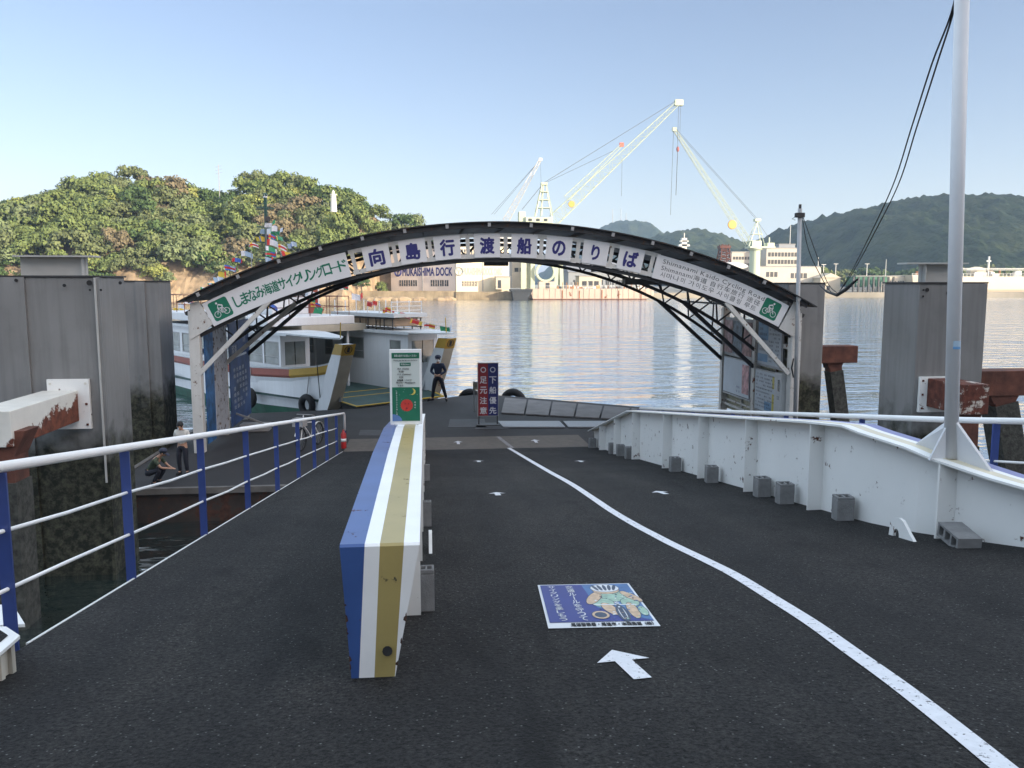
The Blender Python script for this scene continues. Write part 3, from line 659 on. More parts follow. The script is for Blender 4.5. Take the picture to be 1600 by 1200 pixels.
# ---------------------------------------------------------------- pontoon
PD=mat('pontoon_deck',(.020,.0185,.0195),.8,var=.35,scale=.9,bump=.4,bscale=40,dirt=.3)
DZ=.8
deck=[(-7.5,19.5),(12.0,19.5),(12.0,29.2),(8.0,31.0),(2.4,35.3),(1.35,34.7),(-2.9,31.5),(-7.5,30.6)]
t=thing('pontoon','large dark floating landing stage with a tarred deck','pontoon',(2,26,0))
mb=MB(); mb.prism([(x,y,-.6) for x,y in deck],(0,0,DZ+.6-.05)); mb.build('hull',mat('pontoon_side',(.03,.022,.018),.8,var=.5,scale=2,rust=.3,rscale=2,rcol=(.05,.02,.012)),t)
mb=MB(); mb.prism([(x,y,DZ-.05) for x,y in deck],(0,0,.05)); mb.build('deck',PD,t)
mb=MB(); mb.box((-7.45,19.42,DZ-.12),(12,19.55,DZ+.02)); mb.box((-7.56,19.5,DZ-.12),(-7.44,30.6,DZ+.02)); mb.build('edge_rail',mat('worn_edge',(.12,.11,.1),.7,var=.4,scale=3,dirt=.5),t)
MAT=mat('ramp_mat',(.2,.185,.18),.8,var=.2,scale=2,bump=.3,bscale=30,dirt=.5)
oa=P(780,622,Z=1.0); ob=P(1020,642,Z=1.0); ia=P(782,646,Z=DZ+.02); ib=P(1020,659,Z=DZ+.02)
n=6
for i in range(n+2):
    k0=i/n+.006; k1=(i+1)/n-.006
    A=ia.lerp(ib,k0);B=ia.lerp(ib,k1);Cc=oa.lerp(ob,k1+.035);D=oa.lerp(ob,k0+.035)
    for q in (A,B): q.z=DZ+.02
    for q in (Cc,D): q.z=DZ+.2
    mb=MB(); mb.prism([A,B,Cc,D],(0,0,.04)); mb.build('edge_plate',MAT,t)
mb=MB(); mb.prism([ia.lerp(ib,-.0)+V((0,-.05,0)),ib.lerp(ia,-.35)+V((0,-.05,0)),ib.lerp(ia,-.35)+V((0,-.5,0)),ia+V((0,-.5,0))],(0,0,-.0+.012)) if 0 else None
GRT=mat('galvanised_grating',(.30,.31,.33),.5,metal=.3,var=.25,scale=40,bump=.8,bscale=60)
for a0,a1 in ((780,880),(882,960)):
    p0=P(a0-2,659,Z=DZ+.02);p1=P(a1-6,659,Z=DZ+.02);p2=P(a1+3,668,Z=DZ+.02);p3=P(a0+6,668,Z=DZ+.02)
    mb=MB(); mb.prism([p0,p1,p2,p3],(0,0,.03)); mb.build('grating',GRT,t)
PATCH=mat('deck_patch',(.055,.055,.06),.75,var=.2,bump=.3)
for (x0,y0,x1,y1) in ((742,664,795,671),(560,672,600,681),(700,655,760,668)):
    c=[P(x0,y1,Z=DZ),P(x1,y1,Z=DZ),P(x1-3,y0,Z=DZ),P(x0+3,y0,Z=DZ)]; mb=MB(); mb.prism([q+V((0,0,.003)) for q in c],(0,0,.006)); mb.build('patch',PATCH,t)
# tyre fenders
def tyre(p,ax,R1,r,label,grp='tyre fenders on the landing stage'):
    mb=MB(); mb.torus(p,ax,R1,r,22,10); return tag(mb.build('tyre_fender',BLACK,smooth=True),label,'tyre',grp)
for px,py,lab in ((735,622,'black tyre fender at the pontoon edge left of the red and blue sign'),(802,622,'black tyre fender at the pontoon edge right of the red and blue sign')):
    p=P(px,py,Z=.62); tyre((p.x,p.y,.4),(.5,.8,0),.48,.16,lab)
# ---------------------------------------------------------------- red/blue notice, fare sign, small boards
def slab(mb,x0,x1,z0,z1,y,th,m): mb.box((x0,y,z0),(x1,y+th,z1),m)
Ys=27.4; a=W(747,568,Ys);b=W(778,645,Ys)
t=thing('boarding_notice','freestanding red and blue notice board with white Japanese writing','sign',((a.x+b.x)/2,Ys,DZ))
zb=DZ+.32
mb=MB(); slab(mb,a.x-.02,b.x+.02,zb-.02,a.z+.02,Ys,.08,GREY)
xm=a.x+(b.x-a.x)*.5; RED2=mat('notice_red',(.22,.015,.02),.5,var=.08); NB=mat('notice_blue',(.012,.02,.12),.5,var=.08)
slab(mb,a.x,xm,zb,a.z,Ys-.008,.01,RED2); slab(mb,xm,b.x,zb,a.z,Ys-.008,.01,NB); mb.build('panel',None,t)
mb=MB(); mb.box((a.x,Ys+.03,DZ),(a.x+.04,Ys+.07,zb)); mb.box((b.x-.04,Ys+.03,DZ),(b.x,Ys+.07,zb)); mb.box((a.x-.05,Ys-.2,DZ),(b.x+.05,Ys+.3,DZ+.03)); mb.build('stand',DARK,t)
mb=MB(); H=a.z-zb; LW=mat('letter_white',(.55,.56,.6),.5)
for s,cx in (('○足元注意',a.x+(b.x-a.x)*.26),('○下船優先',a.x+(b.x-a.x)*.74)):
    for i,ch in enumerate(s):
        hh=H*(.13 if i else .10); text(mb,ch,(cx,Ys-.011,a.z-H*(.12+.195*i if i else .12)),(1,0,0),(0,0,1),height=hh,width=hh*1.0,m=LW,weight=.02)
mb.build('lettering',None,t)
Yf=8.35; a=W(608,546,Yf);b=W(660,663,Yf); 
FW=b.x-a.x; FH=a.z-b.z
t=thing('fare_sign','white framed fare board with a green and red poster on the centre girder','sign',((a.x+b.x)/2,Yf,b.z))
mb=MB(); mb.box((a.x,Yf,b.z),(b.x,Yf+.03,a.z)); mb.build('frame',WHITE2,t,bevel=.004)
def fx(u): return a.x+FW*u
def fz(v): return a.z-FH*v
mb=MB(); FG=mat('fare_green',(.0,.13,.07),.4,var=.05); FP=mat('fare_paper',(.55,.6,.57),.5,var=.03)
slab(mb,fx(.07),fx(.93),fz(.95),fz(.045),Yf-.003,.004,FP)
slab(mb,fx(.07),fx(.93),fz(.95),fz(.50),Yf-.005,.003,FG); slab(mb,fx(.07),fx(.93),fz(.12),fz(.045),Yf-.005,.003,FG); slab(mb,fx(.32),fx(.66),fz(.22),fz(.175),Yf-.005,.003,FG)
mb.build('poster',None,t)
def fdisc(cx,cy,r,m,y,n=28,spike=0,a0=0,a1=2*math.pi):
    vs=[(fx(cx)+r*FW*(1+(spike if i%2 else 0))*math.cos(a0+(a1-a0)*i/n),y,fz(cy)+r*FW*(1+(spike if i%2 else 0))*math.sin(a0+(a1-a0)*i/n)) for i in range(n+(0 if abs(a1-a0)>6 else 1))]
    mb.add(vs,[list(range(len(vs)))],m)
mb=MB(); FR=mat('fare_red',(.5,.03,.02),.45); FY=mat('fare_yellow',(.6,.5,.1),.45); FB=mat('fare_blue',(.1,.2,.42),.45)
fdisc(.52,.74,.175,FR,Yf-.007,36,.17)
mb.build('red_disc_picture',None,t); mb=MB()
fdisc(.70,.56,.10,FY,Yf-.007); fdisc(.655,.555,.09,FG,Yf-.0085)
vs=[(fx(.07),Yf-.007,fz(.95))]+[(fx(.07)+FW*.3*math.cos(i*math.pi/20),Yf-.007,fz(.95)+FW*.22*math.sin(i*math.pi/20)) for i in range(11)]; mb.add(vs,[list(range(len(vs)))],FB)
for cx,cy,r in ((.3,.6,.008),(.42,.56,.008),(.45,.53,.006),(.64,.53,.007),(.85,.6,.007),(.36,.66,.006),(.62,.6,.007)): fdisc(cx,cy,r,FP,Yf-.007,8)
for cx,cy,r in ((.47,.72,.02),(.58,.72,.02),(.52,.78,.03)): fdisc(cx,cy,r,mat('fare_darkred',(.2,.01,.02),.5),Yf-.009,10)
mb.build('moon_picture',None,t)
mb=MB()
def ft(s,cx,cy,w,h,m): text(mb,s,(fx(cx),Yf-.0095,fz(cy)),(1,0,0),(0,0,1),width=w*FW,height=h*FH,m=m,weight=.02)
ft('運賃は船内でお支払いください',.5,.083,.7,.03,FP); ft('Please pay the fare on the ferry.',.5,.145,.74,.02,BLACKL)
ft('料金(Fare)',.49,.197,.27,.026,FP)
for s,cx,cy,w in (('大人 (Adults)',.42,.255,.36),('￥100',.36,.29,.15),('小人 (Children)',.45,.33,.44),('￥50',.36,.365,.12),('自転車・バイク',.46,.405,.44),('Bicycle・Motorcycle',.5,.44,.58),('＋￥10',.33,.475,.16)): ft(s,cx,cy,w,.024,BLACKL)
for i,ch in enumerate('しまなみの小さな渡し船'): ft(ch,.21,.545+.031*i,.04,.02,FP)
for i,ch in enumerate('向島行'): ft(ch,.78,.70+.035*i,.045,.022,FP)
mb.build('lettering',None,t)
mb=MB(); mb.tube([(fx(.15),Yf+.05,fz(1.02)),(fx(.15),Yf+.05,fz(.1))],.012,8); mb.tube([(fx(.85),Yf+.05,fz(1.02)),(fx(.85),Yf+.05,fz(.1))],.012,8); mb.build('bracket',WHITE2,t)
# small framed board behind the red/blue notice
Yb=30.5; a=W(739,597,Yb);b=W(757,609,Yb)
t=thing('small_stand_board','small pale framed board on thin legs behind the red and blue sign','sign',((a.x+b.x)/2,Yb,DZ))
mb=MB(); mb.box((a.x,Yb,b.z),(b.x,Yb+.04,a.z)); mb.build('panel',mat('faded_board',(.3,.28,.22),.6,var=.5,scale=9),t)
mb=MB(); 
for x in (a.x+.02,b.x-.04): mb.box((x,Yb+.01,DZ),(x+.04,Yb+.05,a.z+.03))
mb.build('leg',GREY,t)
# fire extinguisher / cone at the end of the rail
p=W(537,690,23.6); mb=MB(); mb.lathe((p.x,p.y,.85),[(.065,0),(.075,.02),(.075,.42),(.04,.48),(.02,.54)],14,RED); mb.lathe((p.x,p.y,.85),[(.076,.2),(.076,.29)],14,WHITE2); mb.tube([(p.x,p.y,1.38),(p.x+.08,p.y-.05,1.38),(p.x+.1,p.y-.08,1.1)],.01,6,BLACK)
tag(mb.build('fire_extinguisher',RED,smooth=True),'red cylinder with a white band at the far end of the left railing','extinguisher')
p=P(400,672,Z=DZ); mb=MB(); mb.box((p.x-.45,p.y-.25,DZ),(p.x+.45,p.y+.25,DZ+.22)); mb.bar((p.x-.6,p.y,DZ+.55),(p.x+.3,p.y-.2,DZ+.24),.05,.05)
tag(mb.build('gangplank_step',GREY),'low grey step with a leaning pole on the pontoon behind the left railing','step')
# ---------------------------------------------------------------- arch shelter
YA=23.6; YB=29.5
def circ3(a,b,c):
    (x1,y1),(x2,y2),(x3,y3)=a,b,c
    d=2*(x1*(y2-y3)+x2*(y3-y1)+x3*(y1-y2))
    ux=((x1*x1+y1*y1)*(y2-y3)+(x2*x2+y2*y2)*(y3-y1)+(x3*x3+y3*y3)*(y1-y2))/d
    uy=((x1*x1+y1*y1)*(x3-x2)+(x2*x2+y2*y2)*(x1-x3)+(x3*x3+y3*y3)*(x2-x1))/d
    return ux,uy,math.hypot(x1-ux,y1-uy)
def wp(px,py,Y=YA): q=P(px,py,Y=Y); return q.x,q.z
AX,AZ,AR=circ3(wp(283,470),wp(785,347),wp(1268,478))
RT=math.hypot(wp(785,364)[0]-AX,wp(785,364)[1]-AZ); RB=math.hypot(wp(785,403)[0]-AX,wp(785,403)[1]-AZ)
def ang(px,py=None):   # angle (from vertical, + right) on band mid-radius for pixel x
    lo,hi=-.8,.8
    for _ in range(40):
        m=(lo+hi)/2; r=(RT+RB)/2; X=AX+r*math.sin(m); Z=AZ+r*math.cos(m)
        # project
        v=V((X,YA,Z-EYE)); xr=v.x*CY-v.y*SY; yf=v.x*SY+v.y*CY; dep=yf*CP-v.z*SP; x=800+F*xr/dep
        if x<px: lo=m
        else: hi=m
    return lo
def arcp(a,r,y): return V((AX+r*math.sin(a),y,AZ+r*math.cos(a)))
def arcband(mb,a0,a1,r0,r1,y0,y1,m=None,n=24):
    vs=[];fs=[]
    for i in range(n+1):
        a=a0+(a1-a0)*i/n
        vs+=[arcp(a,r0,y0),arcp(a,r1,y0),arcp(a,r1,y1),arcp(a,r0,y1)]
    for i in range(n):
        o=4*i; fs+=[(o,o+4,o+5,o+1),(o+1,o+5,o+6,o+2),(o+2,o+6,o+7,o+3),(o+3,o+7,o+4,o)]
    fs+=[(0,1,2,3),(4*n+3,4*n+2,4*n+1,4*n)]
    mb.add(vs,fs,m)
aL,aR=ang(262),ang(1285)
# true ends of the roof
aL=math.atan2(wp(281,470)[0]-AX,wp(281,470)[1]-AZ); aR=math.atan2(wp(1269,478)[0]-AX,wp(1269,478)[1]-AZ)
LW_=mat('arch_white',(.58,.57,.54),.5,var=.06,dirt=.2,rust=.06,rscale=5,rcol=(.12,.06,.03),streak=.15)
t=thing('ferry_arch','wide curved-roof ferry terminal arch on white posts over the ramp foot','arch',(AX,YA,DZ))
ARCH=t
ROOF=mat('roof_sheet',(.022,.022,.024),.6,var=.4,scale=2,rust=.15,rscale=5,rcol=(.07,.035,.02))
mb=MB(); arcband(mb,aL,aR,AR-.03,AR,YA-.35,YB+.4,n=60); rf=mb.build('roof',ROOF,t)
mb=MB(); arcband(mb,aL+.012,aR-.012,AR-.17,AR-.032,YA-.26,YA-.18,n=60); mb.build('fascia',ROOF,rf)
for i in range(16):
    a=aL+(aR-aL)*(i+.5)/16; mb=MB(); arcband(mb,a-.0022,a+.0022,AR-.14,AR-.034,YA-.34,YA-.27,n=1); mb.build('clip',GREY,rf)
for i in range(17):
    a=aL+(aR-aL)*(i)/16; 
    if 0<i<16: mb=MB(); arcband(mb,a-.003,a+.003,AR-.12,AR-.032,YA-.16,YB+.35,n=1); mb.build('purlin',DARK,rf)
# sign band frame (white) between RT..RB across middle
g0,g1=ang(548),ang(1028)
mb=MB(); arcband(mb,g0,g1,RT-.11,RT,YA,YA+.04,n=40); arcband(mb,g0,g1,RB,RB+.12,YA,YA+.04,n=40); mb.build('band_frame',LW_,t)
# side boards
l0=ang(325);l1=ang(544);r0=ang(1023);r1=ang(1224)
mb=MB(); arcband(mb,l0,l1,RB-.02,RT-.03,YA-.06,YA,BOARD,24); mb.build('cycling_road_board',None,t)['label']='left arch board with green Japanese lettering and a bicycle symbol'
mb=MB(); arcband(mb,r0,r1,RB-.02,RT-.03,YA-.06,YA,BOARD,24); mb.build('cycling_road_board',None,t)['label']='right arch board in English, Chinese and Korean with a bicycle symbol'
# square icon on boards
BH=RT-RB
def frame_at(a,r): 
    return arcp(a,r,YA-.064),V((math.cos(a),0,-math.sin(a))),V((math.sin(a),0,math.cos(a)))
def rsquare(mb,a,r,w,h,m,y=.0):
    o,rt,up=frame_at(a,r); o=o+V((0,-y,0)); q=.12*w; pts=[]
    for sx,sy,b0 in ((1,1,0),(-1,1,90),(-1,-1,180),(1,-1,270)):
        for k in range(5):
            b=R(b0+k*22.5); pts.append(o+rt*(sx*(w/2-q)+q*math.cos(b))+up*(sy*(h/2-q)+q*math.sin(b)))
    mb.add(pts,[list(reversed(range(len(pts))))],m)
rm=(RT+RB)/2-.02
mb=MB(); ai=ang(345); s=BH*.78; rsquare(mb,ai,rm,s,s,SGREEN); ai2=ang(1203)
o,rt,up=frame_at(ai,rm); bike_icon(mb,o-V((0,.004,0)),rt,up,s*.98,BOARD,1)
mb.build('bicycle_symbol',None,t); mb=MB(); rsquare(mb,ai2,rm,s,s,SGREEN)
o,rt,up=frame_at(ai2,rm); bike_icon(mb,o-V((0,.004,0)),rt,up,s*.98,BOARD,-1)
mb.build('bicycle_symbol',None,t)
mb=MB()
s='しまなみ海道サイクリングロード'; A0=ang(372);A1=ang(535)
for i,ch in enumerate(s):
    a=A0+(A1-A0)*i/(len(s)-1); o,rt,up=frame_at(a,rm)
    sz=BH*.50; small=ch in 'ーィ'
    if ch=='ー': text(mb,ch,o,rt,up,width=.20,m=GREENL,weight=.018)
    else: text(mb,ch,o,rt,up,width=.215,height=sz*(.9 if ch in 'しまなみ' else .86),m=GREENL,weight=.02)
def arctext(s,px0,px1,dr,h,m,wt,wmul=1.0):
    A0,A1=ang(px0),ang(px1); r=rm+dr
    adv=[]
    for ch in s:
        g=glyphs(ch,wt); cj=ord(ch)>0x2000
        adv.append(1.08 if cj else (.32 if ch==' ' else g[2]+.14))
    T=sum(adv); x=0
    for ch,w_ in zip(s,adv):
        a=A0+(A1-A0)*(x+w_/2)/T; x+=w_
        if ch==' ': continue
        o,rt,up=frame_at(a,r); k=(A1-A0)*r/T
        g=glyphs(ch,wt)
        # baseline handling: use unshifted glyph via descender tests
        dy=-.18*h if ch in 'gy' else (.0)
        cj=ord(ch)>0x2000
        if cj: hh=h*1.15; text(mb,ch,o,rt,up,width=k*.92*(g[2]/1.0 if g[2]<.8 else 1),height=hh*min(1,g[3]*1.1),m=m,weight=wt)
        else:
            hh=g[3]*h*1.35; base=(hh/2-h*.5) if ch not in 'gy' else (hh/2-h*.5-.28*h)
            text(mb,ch,o+up*base,rt,up,width=g[2]*k,height=hh,m=m,weight=wt)
mb.build('lettering',None,t); mb=MB()
TXG=mat('grey_lettering',(.06,.07,.075),.5)
arctext('Shimanami Kaido Cycling Road',1032,1190,BH*.27,BH*.19,TXG,.0)
arctext('Shimanami海道 自行车旅行 途径',1032,1187,0.0,BH*.19,TXG,.0)
arctext('시마나미 가이도우 사이클링 루트',1032,1185,-BH*.27,BH*.19,TXG,.0)
mb.build('lettering',None,t)
# character plates of the middle band
mb=MB(); mt=MB()
for i,(ch,px) in enumerate(zip('向島行渡船のりば',(589,645,699,761,819,873,930,985))):
    a=ang(px); hw=.0245+(.0 if i not in (3,) else 0)
    m1=MB(); arcband(m1,a-hw*.82,a+hw*.82,RB+.02,RT-.02,YA-.035,YA-.005,n=4); pl_=m1.build('character_plate',BOARD,t); mt=MB()
    o,rt,up=frame_at(a,rm+.02); o=o+V((0,.024,0))
    hh=BH*(.62 if ch not in 'のり' else .56); text(mt,ch,o,rt,up,width=hh*(.9 if ch!='り' else .55),height=hh,m=NAVY,weight=.04); mt.build('character',None,pl_)
# uprights in the gaps
for px in (553,617,672,731,790,846,903,955,1018):
    a=ang(px); m1=MB(); arcband(m1,a-.003,a+.003,RB+.1,RT-.1,YA+.005,YA+.035,n=1); m1.build('band_upright',LW_,t)
# trusses at three depths: top and bottom chord with web
posts_x_left=AX+ (wp(308,500)[0]-AX); posts_x_right=wp(1240,520)[0]
def arc_angle_at_x(x,r): return math.asin(max(-1,min(1,(x-AX)/r)))
rc0,rc1=RT-.05,RB-.12
for k,y in enumerate((YA+.12,YA+2.9,YB)):
    rc1=RB-.06 if k==0 else RB+.12
    mb=MB(); a0=arc_angle_at_x(posts_x_left,rc1); a1=arc_angle_at_x(posts_x_right,rc1)
    
    rcf=(lambda a: rc1) if k==0 else (lambda a: rc1-2.6*a*a)
    if k:
        for _ in range(12): a0=math.asin((posts_x_left-AX)/rcf(a0)); a1=math.asin((posts_x_right-AX)/rcf(a1))
    pp_=[arcp(a0+(a1-a0)*i/40,rcf(a0+(a1-a0)*i/40),y) for i in range(41)]
    for u_,v_ in zip(pp_,pp_[1:]): mb.bar(u_,v_,.09,.10)
    arcband(mb,a0,a1,rc0-.05,rc0+.05,y-.04,y+.04,n=40); mb.build('truss_chord',DARK,t)
    mb=MB(); n=34
    for i in range(n):
        aa=a0+(a1-a0)*i/n; ab=a0+(a1-a0)*(i+1)/n
        mb.bar(arcp(aa,rcf(aa) if i%2 else rc0,y),arcp(ab,rc0 if i%2 else rcf(ab),y),.045,.045)
    mb.build('truss_web',DARK,t)
for i in range(9):
    a=aL+(aR-aL)*(i+1)/10; mb=MB(); mb.bar(arcp(a,rc1,YA+.12),arcp(a,rc1,YB),.05,.06); 
    if i<8: mb.bar(arcp(a,rc1,YA+.12 if i%2 else YA+2.9),arcp(a+(aR-aL)/10,rc1,YA+2.9 if i%2 else YB),.04,.04)
    mb.build('tie_beam',DARK,t)
# lamp unit under crown
p=W(775,410,YA+1.2); mb=MB(); mb.box((p.x-.35,p.y-.2,p.z-.1),(p.x+.35,p.y+.2,p.z+.16)); mb.build('lamp_box',DARK,t)
p=W(1000,442,YA+1.2); mb=MB(); mb.box((p.x-.5,p.y-.2,p.z-.05),(p.x+.5,p.y+.2,p.z+.12)); mb.build('lamp_box',DARK,t)
# posts
pm=mat('post_paint',(.5,.48,.44),.55,var=.15,scale=2,rust=.15,rscale=4,dirt=.4)
def post(x,y,w,zt,m): 
    mb=MB(); mb.box((x-w/2,y-w/2,DZ),(x+w/2,y+w/2,zt)); mb.build('post',m,t,bevel=.01)
xl=wp(307,600)[0]; xr=wp(1241,600)[0]
for k,(y,w) in enumerate(((YA+.1,.28),(YA+2.9,.3),(YB,.26))):
    post(xl,y,w,arcp(arc_angle_at_x(xl,RT),RT,0).z-.1,LW_ if k==0 else pm)
    post(xr,y,.28 if k==0 else .24,arcp(arc_angle_at_x(xr,RT),RT,0).z-.1,LW_ if k==0 else pm)
# white corner gusset plates
mb=MB(); pp=[wp(298,474),wp(311,470),wp(333,506),wp(324,515),wp(298,531)]; mb.prism([(x,YA-.07,z) for x,z in pp],(0,.03,0)); mb.build('corner_plate',LW_,t)
mb=MB(); pp=[wp(1216,513),wp(1240,470),wp(1250,480),wp(1250,528),wp(1234,524)]; mb.prism([(x,YA-.07,z) for x,z in pp],(0,.03,0)); mb.build('corner_plate',LW_,t)
# struts
def strut(p0,p1,y,m):
    a=V((wp(*p0)[0],y,wp(*p0)[1])); b=V((wp(*p1)[0],y,wp(*p1)[1])); mb=MB(); mb.bar(a,b,.12,.12); mb.build('strut',m,t)
strut((306,590),(425,466),YA+.02,LW_); strut((1232,584),(1134,472),YA+.02,LW_)
for y in (YA+2.9,YB):
    for p0,px_,m_ in (((306,590),425,pm if y<YB else DARK),((1236,588),1128,DARK)):
        a_=ang(px_); a=V((wp(*p0)[0],y,wp(*p0)[1])); b=arcp(a_,RB+.12-2.6*a_*a_,y); mb=MB(); mb.bar(a,b,.12,.12); mb.build('strut',m_,t)
mb=MB(); q=wp(425,462); mb.prism([(q[0]-.3,YA-.05,q[1]-.35),(q[0]+.0,YA-.05,q[1]+.1),(q[0]+.18,YA-.05,q[1]+.06),(q[0]-.1,YA-.05,q[1]-.25)],(0,.02,0)); mb.build('gusset',LW_,t)
# eaves corbels
for xx,s in ((xl,1),(xr,-1)):
    mb=MB(); mb.bar((xx,YA+.1,3.6),(xx,YB,3.6),.1,.14); mb.bar((xx,YA+.1,DZ+.35),(xx,YB,DZ+.35),.06,.08); mb.build('side_rail',pm,t)
# ---- left mural boards (inside face of left wall)
MUR=mat('mural_blue',(.03,.07,.19),.5,var=.7,scale=1.2,dirt=.2); MUR2=mat('mural_white',(.36,.38,.42),.6,var=.2,scale=1.5,rust=.22,rscale=5,rcol=(.12,.09,.07)); SEA=mat('mural_sea',(.02,.10,.26),.5,var=.8,scale=2.5)
def wallboard(label,x,y0,y1,z0,z1,m,name='notice_board',frame=True,s=1):
    tt=thing(name,label,'notice board',(x,(y0+y1)/2,z0))
    mb=MB(); mb.box((x,y0,z0),(x+s*.03,y1,z1)); mb.build('panel',m,tt)
    if frame:
        mb=MB(); e=.05
        for a,b in (((y0,z0),(y1,z0+e)),((y0,z1-e),(y1,z1)),((y0,z0+e),(y0+e,z1-e)),((y1-e,z0+e),(y1,z1-e))): mb.box((x-.012,a[0],a[1]),(x+s*.042+.0,b[0],b[1]))
        mb.build('frame',GREY,tt)
    return tt
b1=wallboard('narrow deep-blue sea mural beside the front left arch post',xl+.16,YA+.3,YA+1.2,DZ+.2,DZ+3.4,SEA,frame=False)
b2=wallboard('weathered pale mural board with flaking paint inside the left arch wall',xl+.17,YA+1.25,YA+2.7,DZ+.25,DZ+3.7,MUR2,frame=False)
b3=wallboard('dark blue mural board with white writing at the back of the left arch wall',xl+.18,YA+3.1,YB+.1,DZ+.2,DZ+3.5,MUR,frame=False)
mb=MB()
for r_ in range(7):
    for c in range(5):
        if (r_*5+c)%6!=4: text(mb,random.choice('海島船橋山道町坂寺港風光'),(xl+.222,YA+3.6+c*.42,DZ+1.95-r_*.2),(0,1,0),(0,0,1),width=.3,height=.13,m=LW)
mb.box((xl+.215,YA+3.3,DZ+2.33),(xl+.22,YB-.4,DZ+2.40),LW)
text(mb,'尾道',(xl+.222,YA+3.7,DZ+2.6),(0,1,0),(0,0,1),width=.7,height=.3,m=LW); text(mb,'向島',(xl+.222,YA+5.2,DZ+2.85),(0,1,0),(0,0,1),width=.4,height=.2,m=LW)
mb.build('lettering',None,b3)
# ---- right wall
CORR=mat('cream_corrugated',(.42,.39,.27),.6,var=.12,dirt=.3,streak=.3)
tw=thing('shelter_wall','cream corrugated sheet wall on the right side of the arch','wall',(xr+.2,YA+3,DZ))
mb=MB(); n=48; y0=YA+.15;y1=YB-.1; x=xr+.12; vs=[];fs=[]
for i in range(n+1):
    yy=y0+(y1-y0)*i/n; dx=.03*(i%2); vs+=[(x+dx,yy,DZ+.15),(x+dx,yy,arcp(arc_angle_at_x(xr,RT),RT,0).z-.5)]
for i in range(n): fs.append((2*i,2*i+2,2*i+3,2*i+1))
vs2=[(a+.01,b,c) for a,b,c in vs]; mb.add(vs,fs); mb.add(vs2,[tuple(reversed(f)) for f in fs]); mb.build('sheet',CORR,tw)
mb=MB()
for z in (DZ+.5,DZ+1.4,DZ+2.4,DZ+3.3): mb.bar((x-.03,y0,z),(x-.03,y1,z),.05,.06)
for yy in (YA+1.5,YA+4.3): mb.bar((x-.03,yy,DZ),(x-.03,yy,DZ+3.6),.06,.05)
mb.build('framing',pm,tw)
xb=xr-.05
PAPER=mat('notice_paper',(.42,.46,.50),.5,var=.06); PBL=mat('notice_pale_blue',(.14,.27,.42),.5,var=.12,scale=4); PYE=mat('notice_yellow',(.5,.42,.06),.5)
def sheet(tt,x,y0,y1,z0,z1,m,nm='sheet',d=.02):
    mb=MB(); mb.box((x-d,y0,z0),(x-d+.006,y1,z1),m); return mb.build(nm,None,tt)
def rows(tt,x,y0,y1,z0,z1,n,m,d=.026,seed=1,txt='便時刻案内船港出発到着運賃'):
    rnd=random.Random(seed); mb=MB()
    for i in range(n):
        z=z1-(z1-z0)*(i+.5)/n; yy=y1-.04
        h=(z1-z0)/n*.5
        while yy>y0+.1:
            w_=rnd.uniform(.08,.16); 
            if rnd.random()<.75 and yy-w_>y0: text(mb,rnd.choice(txt),(x-d,yy-w_/2,z),(0,-1,0),(0,0,1),width=w_*.8,height=h,m=m)
            yy-=w_
    mb.build('lettering',None,tt)
# back pair near YB ; front pair near YA. (front = smaller y)
yb0,yb1=YA+3.1,YB-.15; yf0,yf1=YA+.95,YA+2.75
n1=wallboard('poster frame with three tall posters, upper far board on the right arch wall',xb,yb0,yb1,DZ+2.15,DZ+3.5,GREY,s=1)
for i,cm in enumerate(((.25,.12,.12),(.12,.16,.2),(.3,.18,.18))):
    sheet(n1,xb,yb0+.1+i*.88,yb0+.9+i*.88,DZ+2.25,DZ+3.4,mat('poster_art_%s'%['rose','slate','pink'][i],cm,.5,var=.7,scale=5),'poster')
n2=wallboard('white board with a red poster, lower far one on the right arch wall',xb-.03,yb0+.0,yb1-.05,DZ+.75,DZ+2.1,DARK)
sheet(n2,xb-.03,yb0+.12,yb1-.12,DZ+.83,DZ+2.05,PAPER); sheet(n2,xb-.03,yb0+.15,yb0+.75,DZ+.95,DZ+1.95,mat('poster_red_figure',(.42,.2,.2),.5,var=.8,scale=4),'poster',.03)
rows(n2,xb-.03,yb0+.85,yb0+1.3,DZ+.9,DZ+1.2,2,NAVY,.03,3)
n3=wallboard('large pale blue information board, upper near board on the right arch wall',xb,yf0-.2,yf1,DZ+2.05,DZ+3.75,GREY)
sheet(n3,xb,yf0-.1,yf1-.1,DZ+2.12,DZ+3.68,PAPER); sheet(n3,xb,yf0+.9,yf1-.12,DZ+2.9,DZ+3.6,PBL,'sheet',.024); sheet(n3,xb,yf0+.9,yf1-.12,DZ+2.2,DZ+2.45,PBL,'sheet',.024)
rows(n3,xb,yf0-.05,yf0+.85,DZ+2.2,DZ+3.55,11,BLACKL,.03,5); rows(n3,xb,yf0+.95,yf1-.2,DZ+2.5,DZ+3.5,6,BLACKL,.03,6)
n4=wallboard('ferry timetable board with yellow and blue columns, lower near board on the right arch wall',xb-.03,yf0-.1,yf1,DZ+.55,DZ+1.95,DARK)
sheet(n4,xb-.03,yf0-.03,yf1-.06,DZ+.62,DZ+1.9,PAPER); sheet(n4,xb-.03,yf0+.05,yf0+.38,DZ+.66,DZ+1.25,PYE,'sheet',.026); sheet(n4,xb-.03,yf0+.05,yf0+.38,DZ+1.42,DZ+1.8,PYE,'sheet',.026); sheet(n4,xb-.03,yf0+.42,yf0+.95,DZ+.66,DZ+.95,PBL,'sheet',.026)
rows(n4,xb-.03,yf0+.0,yf1-.1,DZ+.7,DZ+1.85,10,BLACKL,.032,8)
t5=thing('switch_cabinet','grey-white upright switch cabinet beside the timetable board','cabinet',(xb,YA+.5,DZ+.5))
